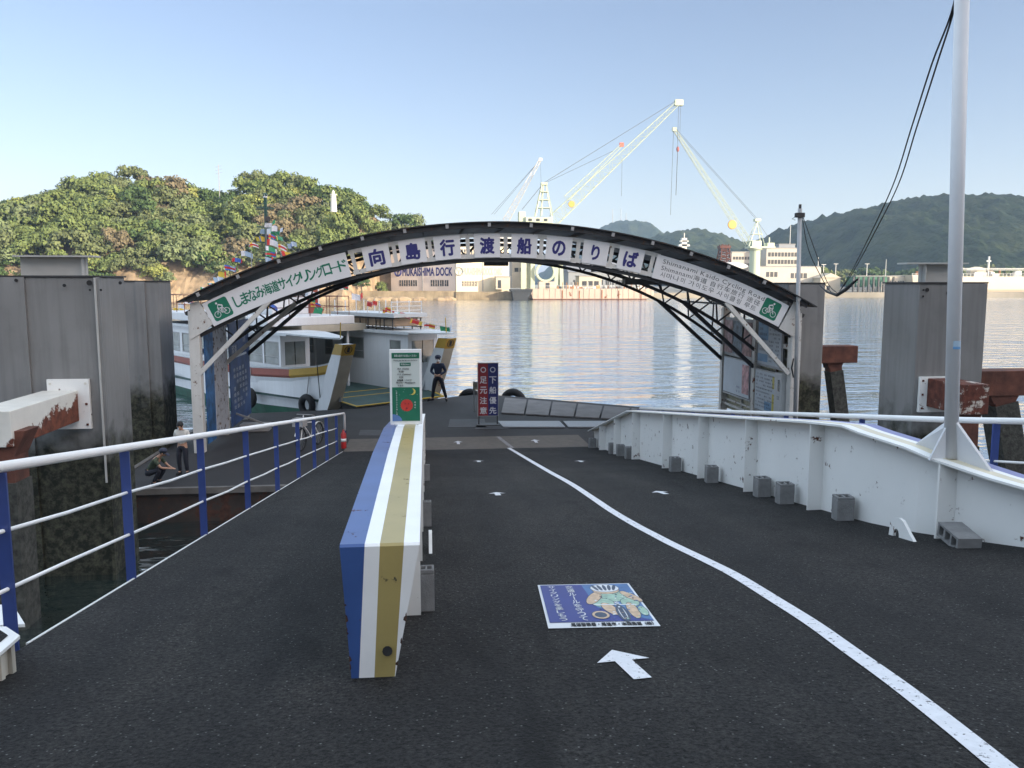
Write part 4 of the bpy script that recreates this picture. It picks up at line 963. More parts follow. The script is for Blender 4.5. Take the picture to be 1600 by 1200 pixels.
mb=MB(); mb.box((xb-.22,YA+.32,DZ+.5),(xb+.1,YA+.8,DZ+2.0)); cb=mb.build('body',mat('cabinet_grey',(.42,.43,.43),.5,var=.05,dirt=.2),t5,bevel=.01)
mb=MB(); mb.box((xb-.226,YA+.4,DZ+1.45),(xb-.221,YA+.55,DZ+1.8)); mb.build('window',GLASS,cb)
mb=MB(); text(mb,'注意',(xb-.224,YA+.5,DZ+1.25),(0,-1,0),(0,0,1),width=.16,height=.12,m=BLACKL); mb.build('lettering',None,cb)
# ---- utility pole at right of arch + service pipe
up0=W(1243,655,YA-.25); ut=W(1250,326,YA-.25)
t6=thing('utility_pole','thin grey service pole with wires, fixed to the right end of the arch','pole',(up0.x,YA-.25,DZ))
mb=MB(); mb.tube([(up0.x,YA-.25,DZ),(ut.x,YA-.25,ut.z)],.06,12); mb.build('shaft',mat('galvanised_pole',(.33,.34,.35),.5,metal=.2,var=.1),t6,smooth=True)
mb=MB(); mb.box((ut.x-.12,YA-.33,ut.z-.25),(ut.x+.12,YA-.17,ut.z-.12)); mb.box((ut.x-.03,YA-.28,ut.z-.1),(ut.x+.03,YA-.22,ut.z+.12)); mb.build('bracket',DARK,t6)
mb=MB(); mb.tube([(ut.x-.1,YA-.3,ut.z-.2),(ut.x-.25,YA-.3,ut.z-.3),(ut.x-.15,YA-.3,ut.z-.33)],.01,5)
cc=W(1287,440,YA-.25)
for k,(qx,qy) in enumerate(((1262,390),(1268,380),)):
    q=W(qx,qy,YA-.25); mb.tube(catmull([V((ut.x+.05,YA-.28,ut.z-.15)),V((q.x,YA-.3,q.z)),V((cc.x+.1*k,YA-.25,cc.z)),W(1300+8*k,458,YA-1)],6),.012,5)
mb.build('wire',BLACK,t6)
mb=MB(); mb.tube([W(1240,560,YA-.33),W(1237,575,YA-.33),W(1240,590,YA-.33)],.025,6); mb.build('conduit',BLACK,t6)
# cables from the tall pole
lowp=W(1308,461,20.5)
for k,(dx,mid) in enumerate(((0,(1394,300)),(.035,(1402,300)))):
    pts=[ptop+V((dx-.05,0,.0))+d*.12]
    ctrl=[(1491-(0 if k==0 else -2),4,7.6),(mid[0]+62,100,8.8),(mid[0]+ (30),200,10.5),(mid[0]+1,290,12.6),(1358+k*5,370,15.2),(1330+k*3,425,18),(1312,455,20.3)]
    pts+=[W(x,y,Y) for x,y,Y in ctrl[0:]]
    mb=MB(); mb.tube(catmull(pts,6),.0095,6); o=mb.build('overhead_cable',BLACK,smooth=True)
    tag(o,['left one of the two black cables sagging from the tall white pole','right one of the two black cables sagging from the tall white pole'][k],'cable','black cables slung from the tall pole')
mb=MB(); mb.tube([W(1340,436,17.5),W(1322,452,19),W(1308,461,20.4),W(1292,456,22),W(1281,446,23.4)],[.02,.045,.045,.03,.015],8); tag(mb.build('cable_sleeve',BLACK,smooth=True),'thick black sleeve where the sagging cables meet low over the water','cable sleeve')
# ---------------------------------------------------------------- ferry
FA=math.atan2(.61,.79)
FY_=thing('ferry','white double-ended car ferry with a green deck moored at the landing stage','ferry',(-1.45,33.5,0),FA)
HW=mat('ferry_white',(.66,.68,.70),.4,var=.05,scale=.8,dirt=.12,streak=.12); HG=mat('ferry_green',(.015,.09,.055),.6,var=.3,scale=2,dirt=.4); HB=mat('ferry_brown',(.25,.06,.04),.5,var=.1)
DKG=mat('ferry_deck_green',(.03,.07,.065),.6,var=.25,scale=1.5,dirt=.3,bump=.2); OCH=mat('ferry_ochre',(.42,.26,.03),.5,var=.12); BEI=mat('ferry_beige',(.40,.37,.30),.55,var=.15,scale=2,dirt=.3)
FLt=20.0
st=[(0,2.45,2.0,2.55,1.3),(1,2.75,2.15,2.35,.9),(2.5,3.1,2.5,2.18,.4),(5,3.4,3.0,2.08,0),(10,3.45,3.3,2.05,0),(15,3.3,3.0,2.08,0),(17.5,3.0,2.5,2.2,-.4),(19,2.75,2.15,2.4,-.9),(20,2.45,2.0,2.7,-1.3)]
def hullside(mb,s):
    vs=[];fs=[];n=8
    for v,wg,wl,zg,rk in st:
        sec=[(wl*.9,-.5,rk),(wl,.45,rk*.75),(wg-.08,zg-.42,rk*.15),(wg,zg-.32,rk*.1),(wg,zg-.06,0),(wg+.04,zg,0),(wg-.14,zg,0),(wg-.16,1.0,0)]
        vs+=[(s*a,v+c,b) for a,b,c in sec]
    for i in range(len(st)-1):
        for j in range(n-1):
            o=i*n+j; f=(o,o+n,o+n+1,o+1) if s<0 else (o,o+1,o+n+1,o+n)
            mb_m=HG if j==0 else HW if j==1 else (OCH if (i<2 and s<0) else HB) if j in(2,3) else HW
            mb.add([vs[k] for k in f],[(0,1,2,3)],mb_m)
    return vs
mb=MB(); hullside(mb,-1); hullside(mb,1)
# bow and stern lower transoms
for v0,sg in ((1.3,-1),(18.7,1)):
    mb.prism([(-2.0,v0,.95),(2.0,v0,.95),(1.8,v0,-.5),(-1.8,v0,-.5)],(0,.05,0),HG)
mb.box((-2.3,.7,.1),(2.3,1.3,.9),HW)
mb.build('hull',None,FY_,local=True)
mb=MB(); mb.prism([(-2.45,.2,1.0),(2.45,.2,1.0),(3.25,5,1.0),(3.3,15,1.0),(2.45,19.8,1.0),(-2.45,19.8,1.0),(-3.3,15,1.0),(-3.25,5,1.0)],(0,0,-.1)); mb.build('deck',DKG,FY_,local=True)
mb=MB(); mb.prism([(-2.3,.4,.98),(2.3,.4,.98),(2.15,-.75,.84),(-2.15,-.75,.84)],(0,0,.04)); rp_=mb.build('boarding_ramp',DKG,FY_,local=True)
mb=MB(); mb.prism([(-2.15,-.78,.86),(2.15,-.78,.86),(2.15,-.70,.87),(-2.15,-.70,.87)],(0,0,.03)); mb.prism([(-2.3,.4,1.005),(-2.2,.4,1.005),(-2.07,-.7,.885),(-2.16,-.7,.885)],(0,0,.02)); mb.prism([(2.2,.4,1.005),(2.3,.4,1.005),(2.16,-.7,.885),(2.07,-.7,.885)],(0,0,.02)); mb.build('yellow_edge',YEL,rp_,local=True)
mb=MB(); 
for v in (.9,2.2): mb.box((-2.1,v,1.0),(1.4,v+.07,1.012))
mb.build('deck_line',YEL,FY_,local=True)
for s,lab in ((-1,None),(1,None)):
    for e in (0,1):
        f=lambda v: v if e==0 else FLt-v
        prof=[(-.87,3.25),(-.35,3.25),(.25,2.35),(.95,1.0),(1.45,.05),(.75,.05),(.15,1.0),(-.45,2.2)]
        x0,x1=(s*2.45-.27,s*2.45+.27) if s<0 else (s*2.45-.25,s*2.45+.25)
        m1=MB(); m1.prism([(x0,f(v),z) for v,z in prof],(x1-x0,0,0),HW); po=m1.build('bow_post',None,FY_,local=True)
        m1=MB(); m1.prism([(x0+.0,f(-.872),3.24),(x1,f(-.872),3.24),(x1,f(-.452),2.2),(x0,f(-.452),2.2)],(0,(-.012 if e==0 else .012),0),BEI)
        m1.prism([(x0,f(-.452),2.2),(x1,f(-.452),2.2),(x1,f(.148),1.0),(x0,f(.148),1.0)],(0,(-.012 if e==0 else .012),0),BEI)
        m1.prism([(x0,f(.148),1.0),(x1,f(.148),1.0),(x1,f(.75),.05),(x0,f(.75),.05)],(0,(-.012 if e==0 else .012),0),BEI)
        m1.build('front_face',None,po,local=True)
        m1=MB(); 
        k=-.02 if e==0 else .02
        pv=lambda z: -.872+(3.24-z)*(.42/1.04)
        m1.prism([(x0-.01,f(pv(3.26))+k,3.26),(x1+.01,f(pv(3.26))+k,3.26),(x1+.01,f(pv(2.83))+k,2.83),(x0-.01,f(pv(2.83))+k,2.83)],(0,k*.2,0),OCH)
        m1.prism([(x0-.012,f(-.87)+k,3.26),(x0-.012,f(-.35),3.26),(x0-.012,f(-.1),2.85),(x0-.012,f(-.70)+k,2.85)],(.01,0,0),OCH)
        m1.build('ochre_band',None,po,local=True)
        if e==0:
            m1=MB(); cx=(x0+x1)/2; cz=3.05; cy=pv(cz)-.03; up=V((0,-.5,1.24)).normalized()
            m1.torus((cx,cy,cz),V((1,0,0)).cross(up),.155,.014,20,5)
            m1.mi(None); text(m1,'1',V((cx,cy-.01,cz)),(1,0,0),up,height=.2,width=.075,weight=.03); m1.ms=[]
            m1.build('number_one',BLACKL,po,local=True)
def fbox(name,a,b,m,par=None,bev=0): mb=MB(); mb.box(a,b); return mb.build(name,m,par or FY_,local=True,bevel=bev)
# port cabin: wall with window bays
def cabin(u0,u1,v0,v1,z0,z1,side,wins,zw0,zw1,name='cabin'):
    # outer wall as pillars between windows + sill + header
    mb=MB(); c=MB(); xs=[v0]+[q for w_ in wins for q in w_]+[v1]
    for x_ in (u0,u1-.06):
        mb.box((x_,v0,z0),(x_+.06,v1,zw0)); mb.box((x_,v0,zw1),(x_+.06,v1,z1))
        for a,b in zip(xs[::2],xs[1::2]): mb.box((x_,a,zw0),(x_+.06,b,zw1))
    for y_ in (v0,v1-.06): 
        mb.box((u0+.06,y_,z0),(u1-.06,y_+.06,zw0)); mb.box((u0+.06,y_,zw1),(u1-.06,y_+.06,z1)); 
        mb.box((u0+.06,y_,zw0),(u0+.2,y_+.06,zw1)); mb.box((u1-.2,y_,zw0),(u1-.06,y_+.06,zw1))
    cb=mb.build(name,HW,FY_,local=True)
    for x_ in (u0,u1-.06):
        for a,b in wins:
            w=fbox('window',(x_+.02,a,zw0),(x_+.035,b,zw1),GLASSL,cb)
            f=MB(); e=.035
            f.box((x_-.01,a,zw0),(x_+.07,b,zw0+e)); f.box((x_-.01,a,zw1-e),(x_+.07,b,zw1)); f.box((x_-.01,a,zw0+e),(x_+.07,a+e,zw1-e)); f.box((x_-.01,b-e,zw0+e),(x_+.07,b,zw1-e)); f.box((x_-.005,a+e,(zw0+zw1)/2-.15),(x_+.065,b-e,(zw0+zw1)/2-.12))
            f.build('window_frame',GREY,cb,local=True)
    for y_ in (v0,v1-.06):
        for k in range(2):
            w0=u0+.2+(u1-u0-.4)*k/2; fbox('window',(w0+.02,y_+.02,zw0),(w0+(u1-u0-.4)/2-.02,y_+.035,zw1),GLASSL,cb)
    return cb
cabin(-3.02,-1.7,3.3,9.3,1.0,3.45,-1,[(3.45,4.7),(4.85,6.1),(6.25,7.5),(7.65,9.0)],2.2,3.15)
cabin(-3.15,-1.7,9.6,16.0,1.0,3.45,-1,[(9.9,11.2),(11.5,12.8),(13.1,14.4),(14.7,15.8)],2.22,3.15)
cabin(1.55,3.12,.9,15.0,1.0,3.38,1,[(1.4,2.2),(4.2,6.0),(6.8,7.5),(8.5,10.5),(11.5,13.5)],2.15,3.1)
RFM=mat('ferry_roof',(.5,.53,.55),.5,var=.08,dirt=.25)
fbox('cabin_roof',(-3.3,2.3,3.45),(-1.5,16.2,3.57),RFM)
mb=MB(); mb.prism([(-3.3,2.3,3.5),(-1.5,2.3,3.5),(-1.9,.4,3.42),(-2.6,-.5,3.42),(-2.75,.2,3.42)],(0,0,.06)); mb.build('awning',RFM,FY_,local=True)
fbox('cabin_roof',(1.35,.6,3.38),(3.3,15.3,3.50),RFM)
mb=MB(); mb.prism([(1.35,.6,3.44),(3.3,.6,3.44),(2.7,-.8,3.42),(2.3,-.8,3.42)],(0,0,.05)); mb.build('awning',RFM,FY_,local=True)
fbox('upper_deck',(-3.25,3.9,3.75),(.9,16.5,4.12),HW,bev=.03)
fbox('deck_beam',(-1.7,3.9,3.45),(1.5,16,3.75),BEI)
mb=MB()
for v in (4.2,7,10,13,15.8):
    for u in (-1.55,.7): mb.box((u-.05,v-.05,1.0),(u+.05,v+.05,3.6))
mb.build('pillars',HW,FY_,local=True)
# pilothouse
ph=fbox('pilothouse',(-1.5,6.8,4.12),(.9,10.0,5.75),HW,bev=.03)
fbox('pilothouse_roof',(-1.7,6.6,5.75),(1.1,10.2,5.85),RFM,ph)
for i in range(4): fbox('window',(-1.4+i*.57,6.775,4.95),(-1.4+i*.57+.48,6.79,5.55),GLASS,ph); fbox('window',(-1.525,7.0+i*.75,4.95),(-1.51,7.0+i*.75+.6,5.55),GLASS,ph)
fbox('door',(.3,6.77,4.15),(.8,6.79,5.6),HB,ph)
mb=MB(); 
mb.torus((-.3,6.76,4.6),(0,1,0),.18,.03,14,5); mb.build('emblem_ring',GREY,ph,local=True)
# rails on upper deck
RBN=mat('rail_brown',(.12,.04,.03),.6,var=.2)
mb=MB(); cr=[(-3.1,4.1),(.75,4.1),(.75,16.2),(-3.1,16.2)]
for (a,b),(c,d) in zip(cr,cr[1:]+cr[:1]):
    for z in (4.5,4.95): mb.tube([(a,b,z),(c,d,z)],.016,5)
    n=int(max(abs(c-a),abs(d-b))/.9)
    for i in range(n): mb.tube([(a+(c-a)*i/n,b+(d-b)*i/n,4.1),(a+(c-a)*i/n,b+(d-b)*i/n,4.95)],.016,5)
mb.build('deck_rail',RBN,FY_,local=True)
# raft rack on the starboard roof
rk=thing('x','x','x') ; bpy.data.objects.remove(rk)
mb=MB()
for u in (1.5,3.0):
    for i in range(8): mb.box((u-.02,1.9+i*.62-.02,3.5),(u+.02,1.9+i*.62+.02,4.0))
    for z in (3.62,4.0): mb.box((u-.02,1.8,z-.02),(u+.02,6.4,z+.02))
rk=mb.build('raft_rack',DARK,FY_,local=True)
for i in range(4): fbox('life_raft',(1.6,1.95+i*1.1,3.66),(2.9,1.95+i*1.1+1.0,4.02),mat('raft_beige',(.36,.27,.19),.7,var=.15,dirt=.3),rk,.05)
fbox('rack_top',(1.35,1.6,4.06),(3.15,6.6,4.22),RFM,rk)
mb=MB()
for u in (1.45,3.05):
    for i in range(6): m2=MB(); m2.tube([(u,1.9+i*.9,4.2),(u,1.9+i*.9,4.75)],.025,5); m2.build('rack_post',HW,rk,local=True)
for i in range(3): mb.tube([(1.45,1.9,4.35+i*.18),(3.05,1.9,4.35+i*.18)],.016,5)
mb.build('rack_rail',HW,rk,local=True)
# mast
MG=mat('mast_green',(.012,.06,.05),.5,var=.2)
mb=MB(); mb.tube([(-.3,9.4,5.8),(-.3,9.4,9.5)],[.11,.07],10); 
for z in (6.6,7.4,8.1,9.0): mb.box((-.75,9.35,z),(.15,9.45,z+.06))
mb.ball((-.3,9.4,9.62),.1)
ms=mb.build('mast',MG,FY_,local=True)
fbox('masthead_lamp',(-.37,9.33,9.5),(-.23,9.47,9.66),HW,ms)
for z in (6.8,7.6,8.4): fbox('signal_light',(-.42,9.2,z),(-.18,9.34,z+.22),DARK,ms)
mb=MB(); mb.tube([(.6,6.9,5.8),(.6,6.9,6.3)],.15,10); mb.torus((.6,6.5,6.1),(0,1,0),.15,.05,12,6); mb.build('search_light',GREY,FY_,local=True)
# tyres hanging on the hull
for i,(v,u) in enumerate(((1.6,-2.75),(5.2,-3.4),(18.2,-3.05),(2.0,2.8))):
    mb=MB(); mb.torus((u-.12,v,.75 if i!=2 else 1.3),(1,.15*(1 if i<2 else -1),0),.33,.13,18,8); ty=mb.build('tyre_fender',BLACK,FY_,local=True,smooth=True)
    mb=MB(); mb.tube([(u-.1,v,1.2),(u,v-.05,2.0)],.02,5); mb.build('rope',GREY,ty,local=True)
mb=MB(); mb.tube([(-2.95,.6,2.4),(-2.75,.8,1.2),(-2.5,1.2,.55),(-2.3,1.0,.45),(-2.1,.3,.75)],.018,5); mb.build('mooring_rope',BLACK,FY_,local=True)
mb=MB()
for u in (2.4,): 
    for i in range(9): mb.torus((u,-.1,2.0-i*.09),(1,0,0) if i%2 else (0,1,0),.04,.012,8,4)
mb.build('chain',RUST,FY_,local=True)
mb=MB(); mb.lathe((-2.98,2.2,1.3),[(.01,0),(.16,0)],12) ; mb=MB()
mb.tube([(-2.4,-.2,3.4),(-2.5,-.4,4.05)],.02,6); mb.tube([(2.5,-.5,3.4),(2.45,-.5,4.1)],.02,6); mb.build('jackstaff',YEL,FY_,local=True)
mb=MB(); mb.tube([(.2,9.0,5.8),(.2,9.0,7.3)],.02,5); mb.tube([(-1.2,9.2,5.8),(-1.2,9.2,7.0)],.02,5); mb.build('aerial',GREY,FY_,local=True)
# flags
FC=[mat('flag_'+n,c,.7,var=.1) for n,c in (('red',(.45,.03,.03)),('white',(.65,.66,.7)),('blue',(.05,.12,.42)),('green',(.03,.25,.12)),('yellow',(.6,.42,.05)),('pale',(.4,.5,.62)))]
mtop=V((-.3,9.4,8.3))
def fstring(label,a,b,n,sag):
    t=thing('flag_string',label,'bunting',(-1.45,33.5,0),FA,'strings of signal flags on the ferry')
    a=V(a);b=V(b); f=lambda k: a.lerp(b,k)-V((0,0,sag*4*k*(1-k)))
    mb=MB(); mb.tube([f(i/14) for i in range(15)],.008,4); mb.build('line',GREY,t,local=True)
    for i in range(n):
        p=f((i+.6)/n); yaw=FA*-1+random.uniform(-.5,.6); r=V((math.cos(yaw),math.sin(yaw),random.uniform(-.25,.15))).normalized(); dn=V((random.uniform(-.3,.3),random.uniform(-.3,.3),-1)).normalized()
        w_,h_=random.uniform(.42,.55),random.uniform(.2,.28); ms_=random.sample(FC,2); mb=MB(); nn=6; style=i%3
        for k in range(nn):
            m=ms_[(k*(3 if style else 2)//nn)%2]
            q=[]
            for kk in (k,k+1):
                x_=kk/nn; off=V((0,0,-.10*math.sin(x_*5+i)*x_))+V((.08*math.sin(x_*6+i),.08*math.cos(x_*6+i),0))
                q.append((p+r*(x_*w_)+off, p+r*(x_*w_)+off+dn*h_*(1-.1*x_)))
            mb.add([q[0][0],q[1][0],q[1][1],q[0][1]],[(0,1,2,3)],m)
            if style==2: 
                c_=(q[0][0]+q[1][1])/2; mb.add([q[0][0]*.7+q[0][1]*.3+V((0,-.004,0)),q[1][0]*.7+q[1][1]*.3+V((0,-.004,0)),q[1][0]*.3+q[1][1]*.7+V((0,-.004,0)),q[0][0]*.3+q[0][1]*.7+V((0,-.004,0))],[(0,1,2,3)],FC[0])
        mb.build('flag',None,t,local=True)
fstring('string of colourful flags from the ferry mast down to the starboard bow post',mtop,(2.5,-.6,3.7),13,.9)
fstring('string of colourful flags from the ferry mast down to the port stern',mtop,(-3.2,19,3.0),20,.5)
fstring('string of colourful flags hanging steeply from the ferry mast to the port roof',mtop+V((0,0,.2)),(-2.6,5.2,4.6),16,.2)
fstring('string of colourful flags hanging close in front of the pilothouse',mtop,(-.6,4.4,4.4),13,.3)
# ---------------------------------------------------------------- people
def skin(name,nodes,edges,m,parent,sub=1):
    ks=list(nodes); me=bpy.data.meshes.new(name); me.from_pydata([nodes[k][:3] for k in ks],[(ks.index(a),ks.index(b)) for a,b in edges],[]); me.update()
    o=bpy.data.objects.new(name,me); COL.objects.link(o); md=o.modifiers.new('s','SKIN'); md.use_smooth_shade=True
    sv=me.skin_vertices[0].data
    for i,k in enumerate(ks): r=nodes[k][3]; sv[i].radius=(r if isinstance(r,tuple) else (r,r)); 
    sv[0].use_root=True
    sd_=o.modifiers.new('d','SUBSURF'); sd_.levels=sub; sd_.render_levels=sub
    C.view_layer.update(); ev=bpy.data.meshes.new_from_object(o.evaluated_get(C.evaluated_depsgraph_get())); bpy.data.objects.remove(o)
    ev.name=name
    if len(ev.materials)==0: ev.materials.append(m)
    else: ev.materials[0]=m
    for p in ev.polygons: p.use_smooth=True
    o=bpy.data.objects.new(name,ev); COL.objects.link(o); o.parent=parent; return o
def person(label,loc,rz,J,shirt,trou,shoe,hat=None,mask=False,sleeve='long',sc=1.0,hair=HAIR,head_dir=(0,-1,0)):
    t=thing('person',label,'person',loc,rz); t.scale=(sc,)*3
    N={};E=[]
    def nd(k,p,r): N[k]=(*p,r)
    hd=V(J['head']); nk=V(J['neck']); hf=V(head_dir).normalized()
    nd('pelvis',J['pelvis'],(.13,.10)); nd('waist',V(J['pelvis']).lerp(nk,.35),(.125,.09)); nd('chest',V(J['pelvis']).lerp(nk,.75),(.15,.10)); nd('neckb',nk,(.07,.07)); nd('neck',nk.lerp(hd,.4),(.052,.052)); nd('skull',hd,(.082,.095)); nd('crown',hd+V((0,0,.07)),(.065,.075))
    nd('nose',hd+hf*.105+V((0,0,-.02)),(.012,.016)); E+=[('pelvis','waist'),('waist','chest'),('chest','neckb'),('neckb','neck'),('neck','skull'),('skull','crown'),('skull','nose')]
    for s in 'LR':
        nd('hip'+s,J['hip'+s],(.085,.085)); nd('kn'+s,J['kn'+s],(.058,.06)); nd('an'+s,J['an'+s],(.038,.04)); nd('toe'+s,J['toe'+s],(.04,.028))
        nd('sh'+s,J['sh'+s],(.058,.058)); nd('el'+s,J['el'+s],(.04,.04)); nd('wr'+s,J['wr'+s],(.026,.028)); nd('pa'+s,J['pa'+s],(.036,.018))
        E+=[('pelvis','hip'+s),('hip'+s,'kn'+s),('kn'+s,'an'+s),('an'+s,'toe'+s),('chest','sh'+s),('sh'+s,'el'+s),('el'+s,'wr'+s),('wr'+s,'pa'+s)]
        pa=V(J['pa'+s]); d=(pa-V(J['wr'+s])).normalized(); sd_=d.cross(V((0,0,1))).normalized() if abs(d.z)<.9 else V((1,0,0)); cu=V((0,0,-1)) if abs(d.z)<.9 else V((0,-1,0))
        for i,(o_,l) in enumerate(((-.03,.035),(-.01,.042),(.01,.04),(.03,.03))):
            b=pa+sd_*o_+d*.02; nd('f%s%d'%(s,i),b+d*l,(.009,.009)); nd('g%s%d'%(s,i),b+d*(l*1.4)+cu*.022,(.008,.008)); E+=[('pa'+s,'f%s%d'%(s,i)),('f%s%d'%(s,i),'g%s%d'%(s,i))]
        nd('th'+s,pa+sd_*(-.045)+d*.0+cu*.01,(.011,.011)); nd('ti'+s,pa+sd_*(-.055)+d*.03+cu*.02,(.009,.009)); E+=[('pa'+s,'th'+s),('th'+s,'ti'+s)]
    skin('body',N,E,SKIN,t)
    def grow(ks,g,over={}):
        return {k:(*over.get(k,N[k][:3]),tuple(r+g for r in N[k][3])) for k in ks}
    A=['chest','waist','pelvis','neckb','shL','shR','elL','elR']; EE=[('chest','waist'),('waist','pelvis'),('chest','neckb'),('chest','shL'),('chest','shR'),('shL','elL'),('shR','elR')]
    if sleeve=='long': A+=['wrL','wrR']; EE+=[('elL','wrL'),('elR','wrR')]
    ov={}
    if sleeve=='short': ov={'el'+s: tuple(V(J['sh'+s]).lerp(V(J['el'+s]),.75)) for s in 'LR'}
    ov['neckb']=tuple(nk-V((0,0,.02)))
    skin('jacket' if sleeve=='long' else 'shirt',grow(A,.018,ov),EE,shirt,t)
    skin('trousers',grow(['pelvis','waist','hipL','hipR','knL','knR','anL','anR'],.02,{'waist':tuple(V(N['pelvis'][:3]).lerp(V(N['waist'][:3]),.5))}),[('pelvis','waist'),('pelvis','hipL'),('pelvis','hipR'),('hipL','knL'),('hipR','knR'),('knL','anL'),('knR','anR')],trou,t)
    for s in 'LR':
        a=V(J['an'+s]);b=V(J['toe'+s]); mb=MB(); e=(b-a); e.z=0; e.normalize(); 
        mb.tube([a-e*.05+V((0,0,-.03)),a+e*.02+V((0,0,-.03)),b+e*.03],[.04,.048,.036],10); mb.tube([a-e*.05+V((0,0,-.06)),b+e*.05+V((0,0,-.02))],[.03,.032],8); mb.build('shoe',shoe,t,local=True,smooth=True)
    mb=MB(); mb.ball(hd+V((0,0,.045))-hf*.022,.112,sc=(.88,1.0,1.0)); mb.build('hair',hair,t,local=True,smooth=True)
    mb=MB(); sdv=hf.cross(V((0,0,1))).normalized()
    for k in (-1,1): mb.ball(hd+hf*.088+sdv*.032*k+V((0,0,.012)),.009,nu=6,nv=4)
    mb.build('eyes',BLACKL,t,local=True)
    mb=MB(); 
    for k in (-1,1): mb.ball(hd+sdv*.088*k+V((0,0,-.005)),.022,sc=(.5,1,1.2),nu=8,nv=6)
    mb.build('ears',SKIN,t,local=True,smooth=True)
    if mask: mb=MB(); mb.ball(hd+hf*.05+V((0,0,-.045)),.072,sc=(.95,1,.75)); mb.build('face_mask',WHITE2,t,local=True,smooth=True)
    if hat:
        mb=MB(); mb.lathe(hd+V((0,0,.05))-hf*.01,[(.118,0),(.12,.04),(.10,.085),(.05,.11),(.01,.115)],14); c=hd+V((0,0,.055)); 
        mb.add([c+sdv*.09+hf*.06,c-sdv*.09+hf*.06,c-sdv*.06+hf*.2-V((0,0,.02)),c+sdv*.06+hf*.2-V((0,0,.02))],[(0,1,2,3)]); mb.add([c+sdv*.09+hf*.06-V((0,0,.012)),c-sdv*.09+hf*.06-V((0,0,.012)),c-sdv*.06+hf*.2-V((0,0,.032)),c+sdv*.06+hf*.2-V((0,0,.032))],[(3,2,1,0)])
        mb.build('cap',hat,t,local=True,smooth=True)
    return t
NJ=mat('navy_jacket',(.018,.028,.06),.8,var=.2,scale=8); NT=mat('navy_trousers',(.014,.016,.026),.8,var=.2,scale=8)
Jm=dict(head=(0,-.02,1.60),neck=(0,0,1.42),pelvis=(0,0,.93),hipL=(.10,0,.88),hipR=(-.10,0,.88),knL=(.21,-.05,.48),knR=(-.17,-.06,.48),anL=(.30,.04,.09),anR=(-.23,.0,.09),toeL=(.34,-.12,.04),toeR=(-.36,-.13,.04),
 shL=(.19,0,1.38),shR=(-.19,0,1.38),elL=(.28,.03,1.12),elR=(-.28,.02,1.12),wrL=(.10,-.20,1.02),wrR=(-.10,-.20,1.03),paL=(.04,-.25,1.01),paR=(-.04,-.25,1.02))
mp_=P(685,621,Z=1.0); mp_.z=.87
m_=person('person in dark navy jacket, cap and white face mask standing on the ferry ramp',tuple(mp_),R(-12),Jm,NJ,NT,BLACK,hat=mat('navy_cap',(.02,.025,.05),.7),mask=True,sc=1.04)
mb=MB(); mb.box((-.08,-.33,.99),(.09,-.26,1.03)); mb.build('held_ticket_case',BLACK,m_,local=True) if 0 else None
bp_=P(287,741,Z=DZ); bp_.z=DZ
Jb=dict(Jm); Jb.update(knL=(.11,-.03,.48),anL=(.12,.03,.09),toeL=(.14,-.12,.04),knR=(-.11,-.05,.48),anR=(-.11,.0,.09),toeR=(-.13,-.14,.04),head=(0,-.09,1.56),elL=(.24,.0,1.12),wrL=(.07,-.22,1.12),paL=(.02,-.27,1.14),elR=(-.25,.02,1.12),wrR=(-.07,-.23,1.12),paR=(-.02,-.28,1.13))
person('person, a boy in a white T-shirt and dark trousers looking down at their hands',tuple(bp_),R(-12),Jb,mat('white_tshirt',(.62,.6,.55),.8,var=.08),NT,BLACK,sleeve='short',sc=.78,head_dir=(.15,-.8,-.5))
cp_=P(238,756,Z=DZ); cp_.z=DZ; cp_.y=max(cp_.y,19.75)
Jc=dict(head=(0,-.42,.98),neck=(0,-.26,.86),pelvis=(0,.12,.36),hipL=(.11,.08,.34),hipR=(-.11,.08,.34),knL=(.17,-.38,.52),knR=(-.17,-.38,.50),anL=(.15,-.12,.09),anR=(-.15,-.12,.09),toeL=(.16,-.30,.04),toeR=(-.16,-.30,.04),
 shL=(.18,-.22,.80),shR=(-.18,-.22,.80),elL=(.2,-.42,.56),elR=(-.2,-.42,.56),wrL=(.06,-.62,.52),wrR=(-.06,-.62,.52),paL=(.03,-.69,.51),paR=(-.03,-.69,.51))
person('person, a boy in a camouflage shirt and dark cap crouching at the pontoon edge',tuple(cp_),R(78),Jc,mat('camo_shirt',(.06,.08,.05),.8,var=.7,scale=14),NT,BLACK,hat=mat('boy_cap',(.03,.035,.06),.7),sleeve='short',sc=.76,head_dir=(0,-.85,-.5))
# bicycle on the pontoon behind the left railing
bc=P(480,706,Z=DZ)
t=thing('bicycle','parked bicycle with white mudguards on the pontoon behind the left railing','bicycle',(bc.x,bc.y+.6,DZ),R(70))
for x_ in (-.52,.52):
    mb=MB(); mb.torus((x_,0,.33),(0,1,0),.31,.022,24,6); w_=mb.build('wheel',BLACK,t,local=True,smooth=True)
    mb=MB(); 
    for i in range(12): a=i*math.pi/6; mb.tube([(x_,0,.33),(x_+.3*math.cos(a),0,.33+.3*math.sin(a))],.003,3)
    mb.build('spokes',GREY,w_,local=True)
    mb=MB(); 
    for i in range(9):
        a=R(20+i*15); b=R(20+(i+1)*15); mb.prism([(x_+.345*math.cos(a),-.03,.33+.345*math.sin(a)),(x_+.345*math.cos(b),-.03,.33+.345*math.sin(b)),(x_+.345*math.cos(b),.03,.33+.345*math.sin(b)),(x_+.345*math.cos(a),.03,.33+.345*math.sin(a))],(0,0,.006))
    mb.build('mudguard',WHITE2,t,local=True)
mb=MB()
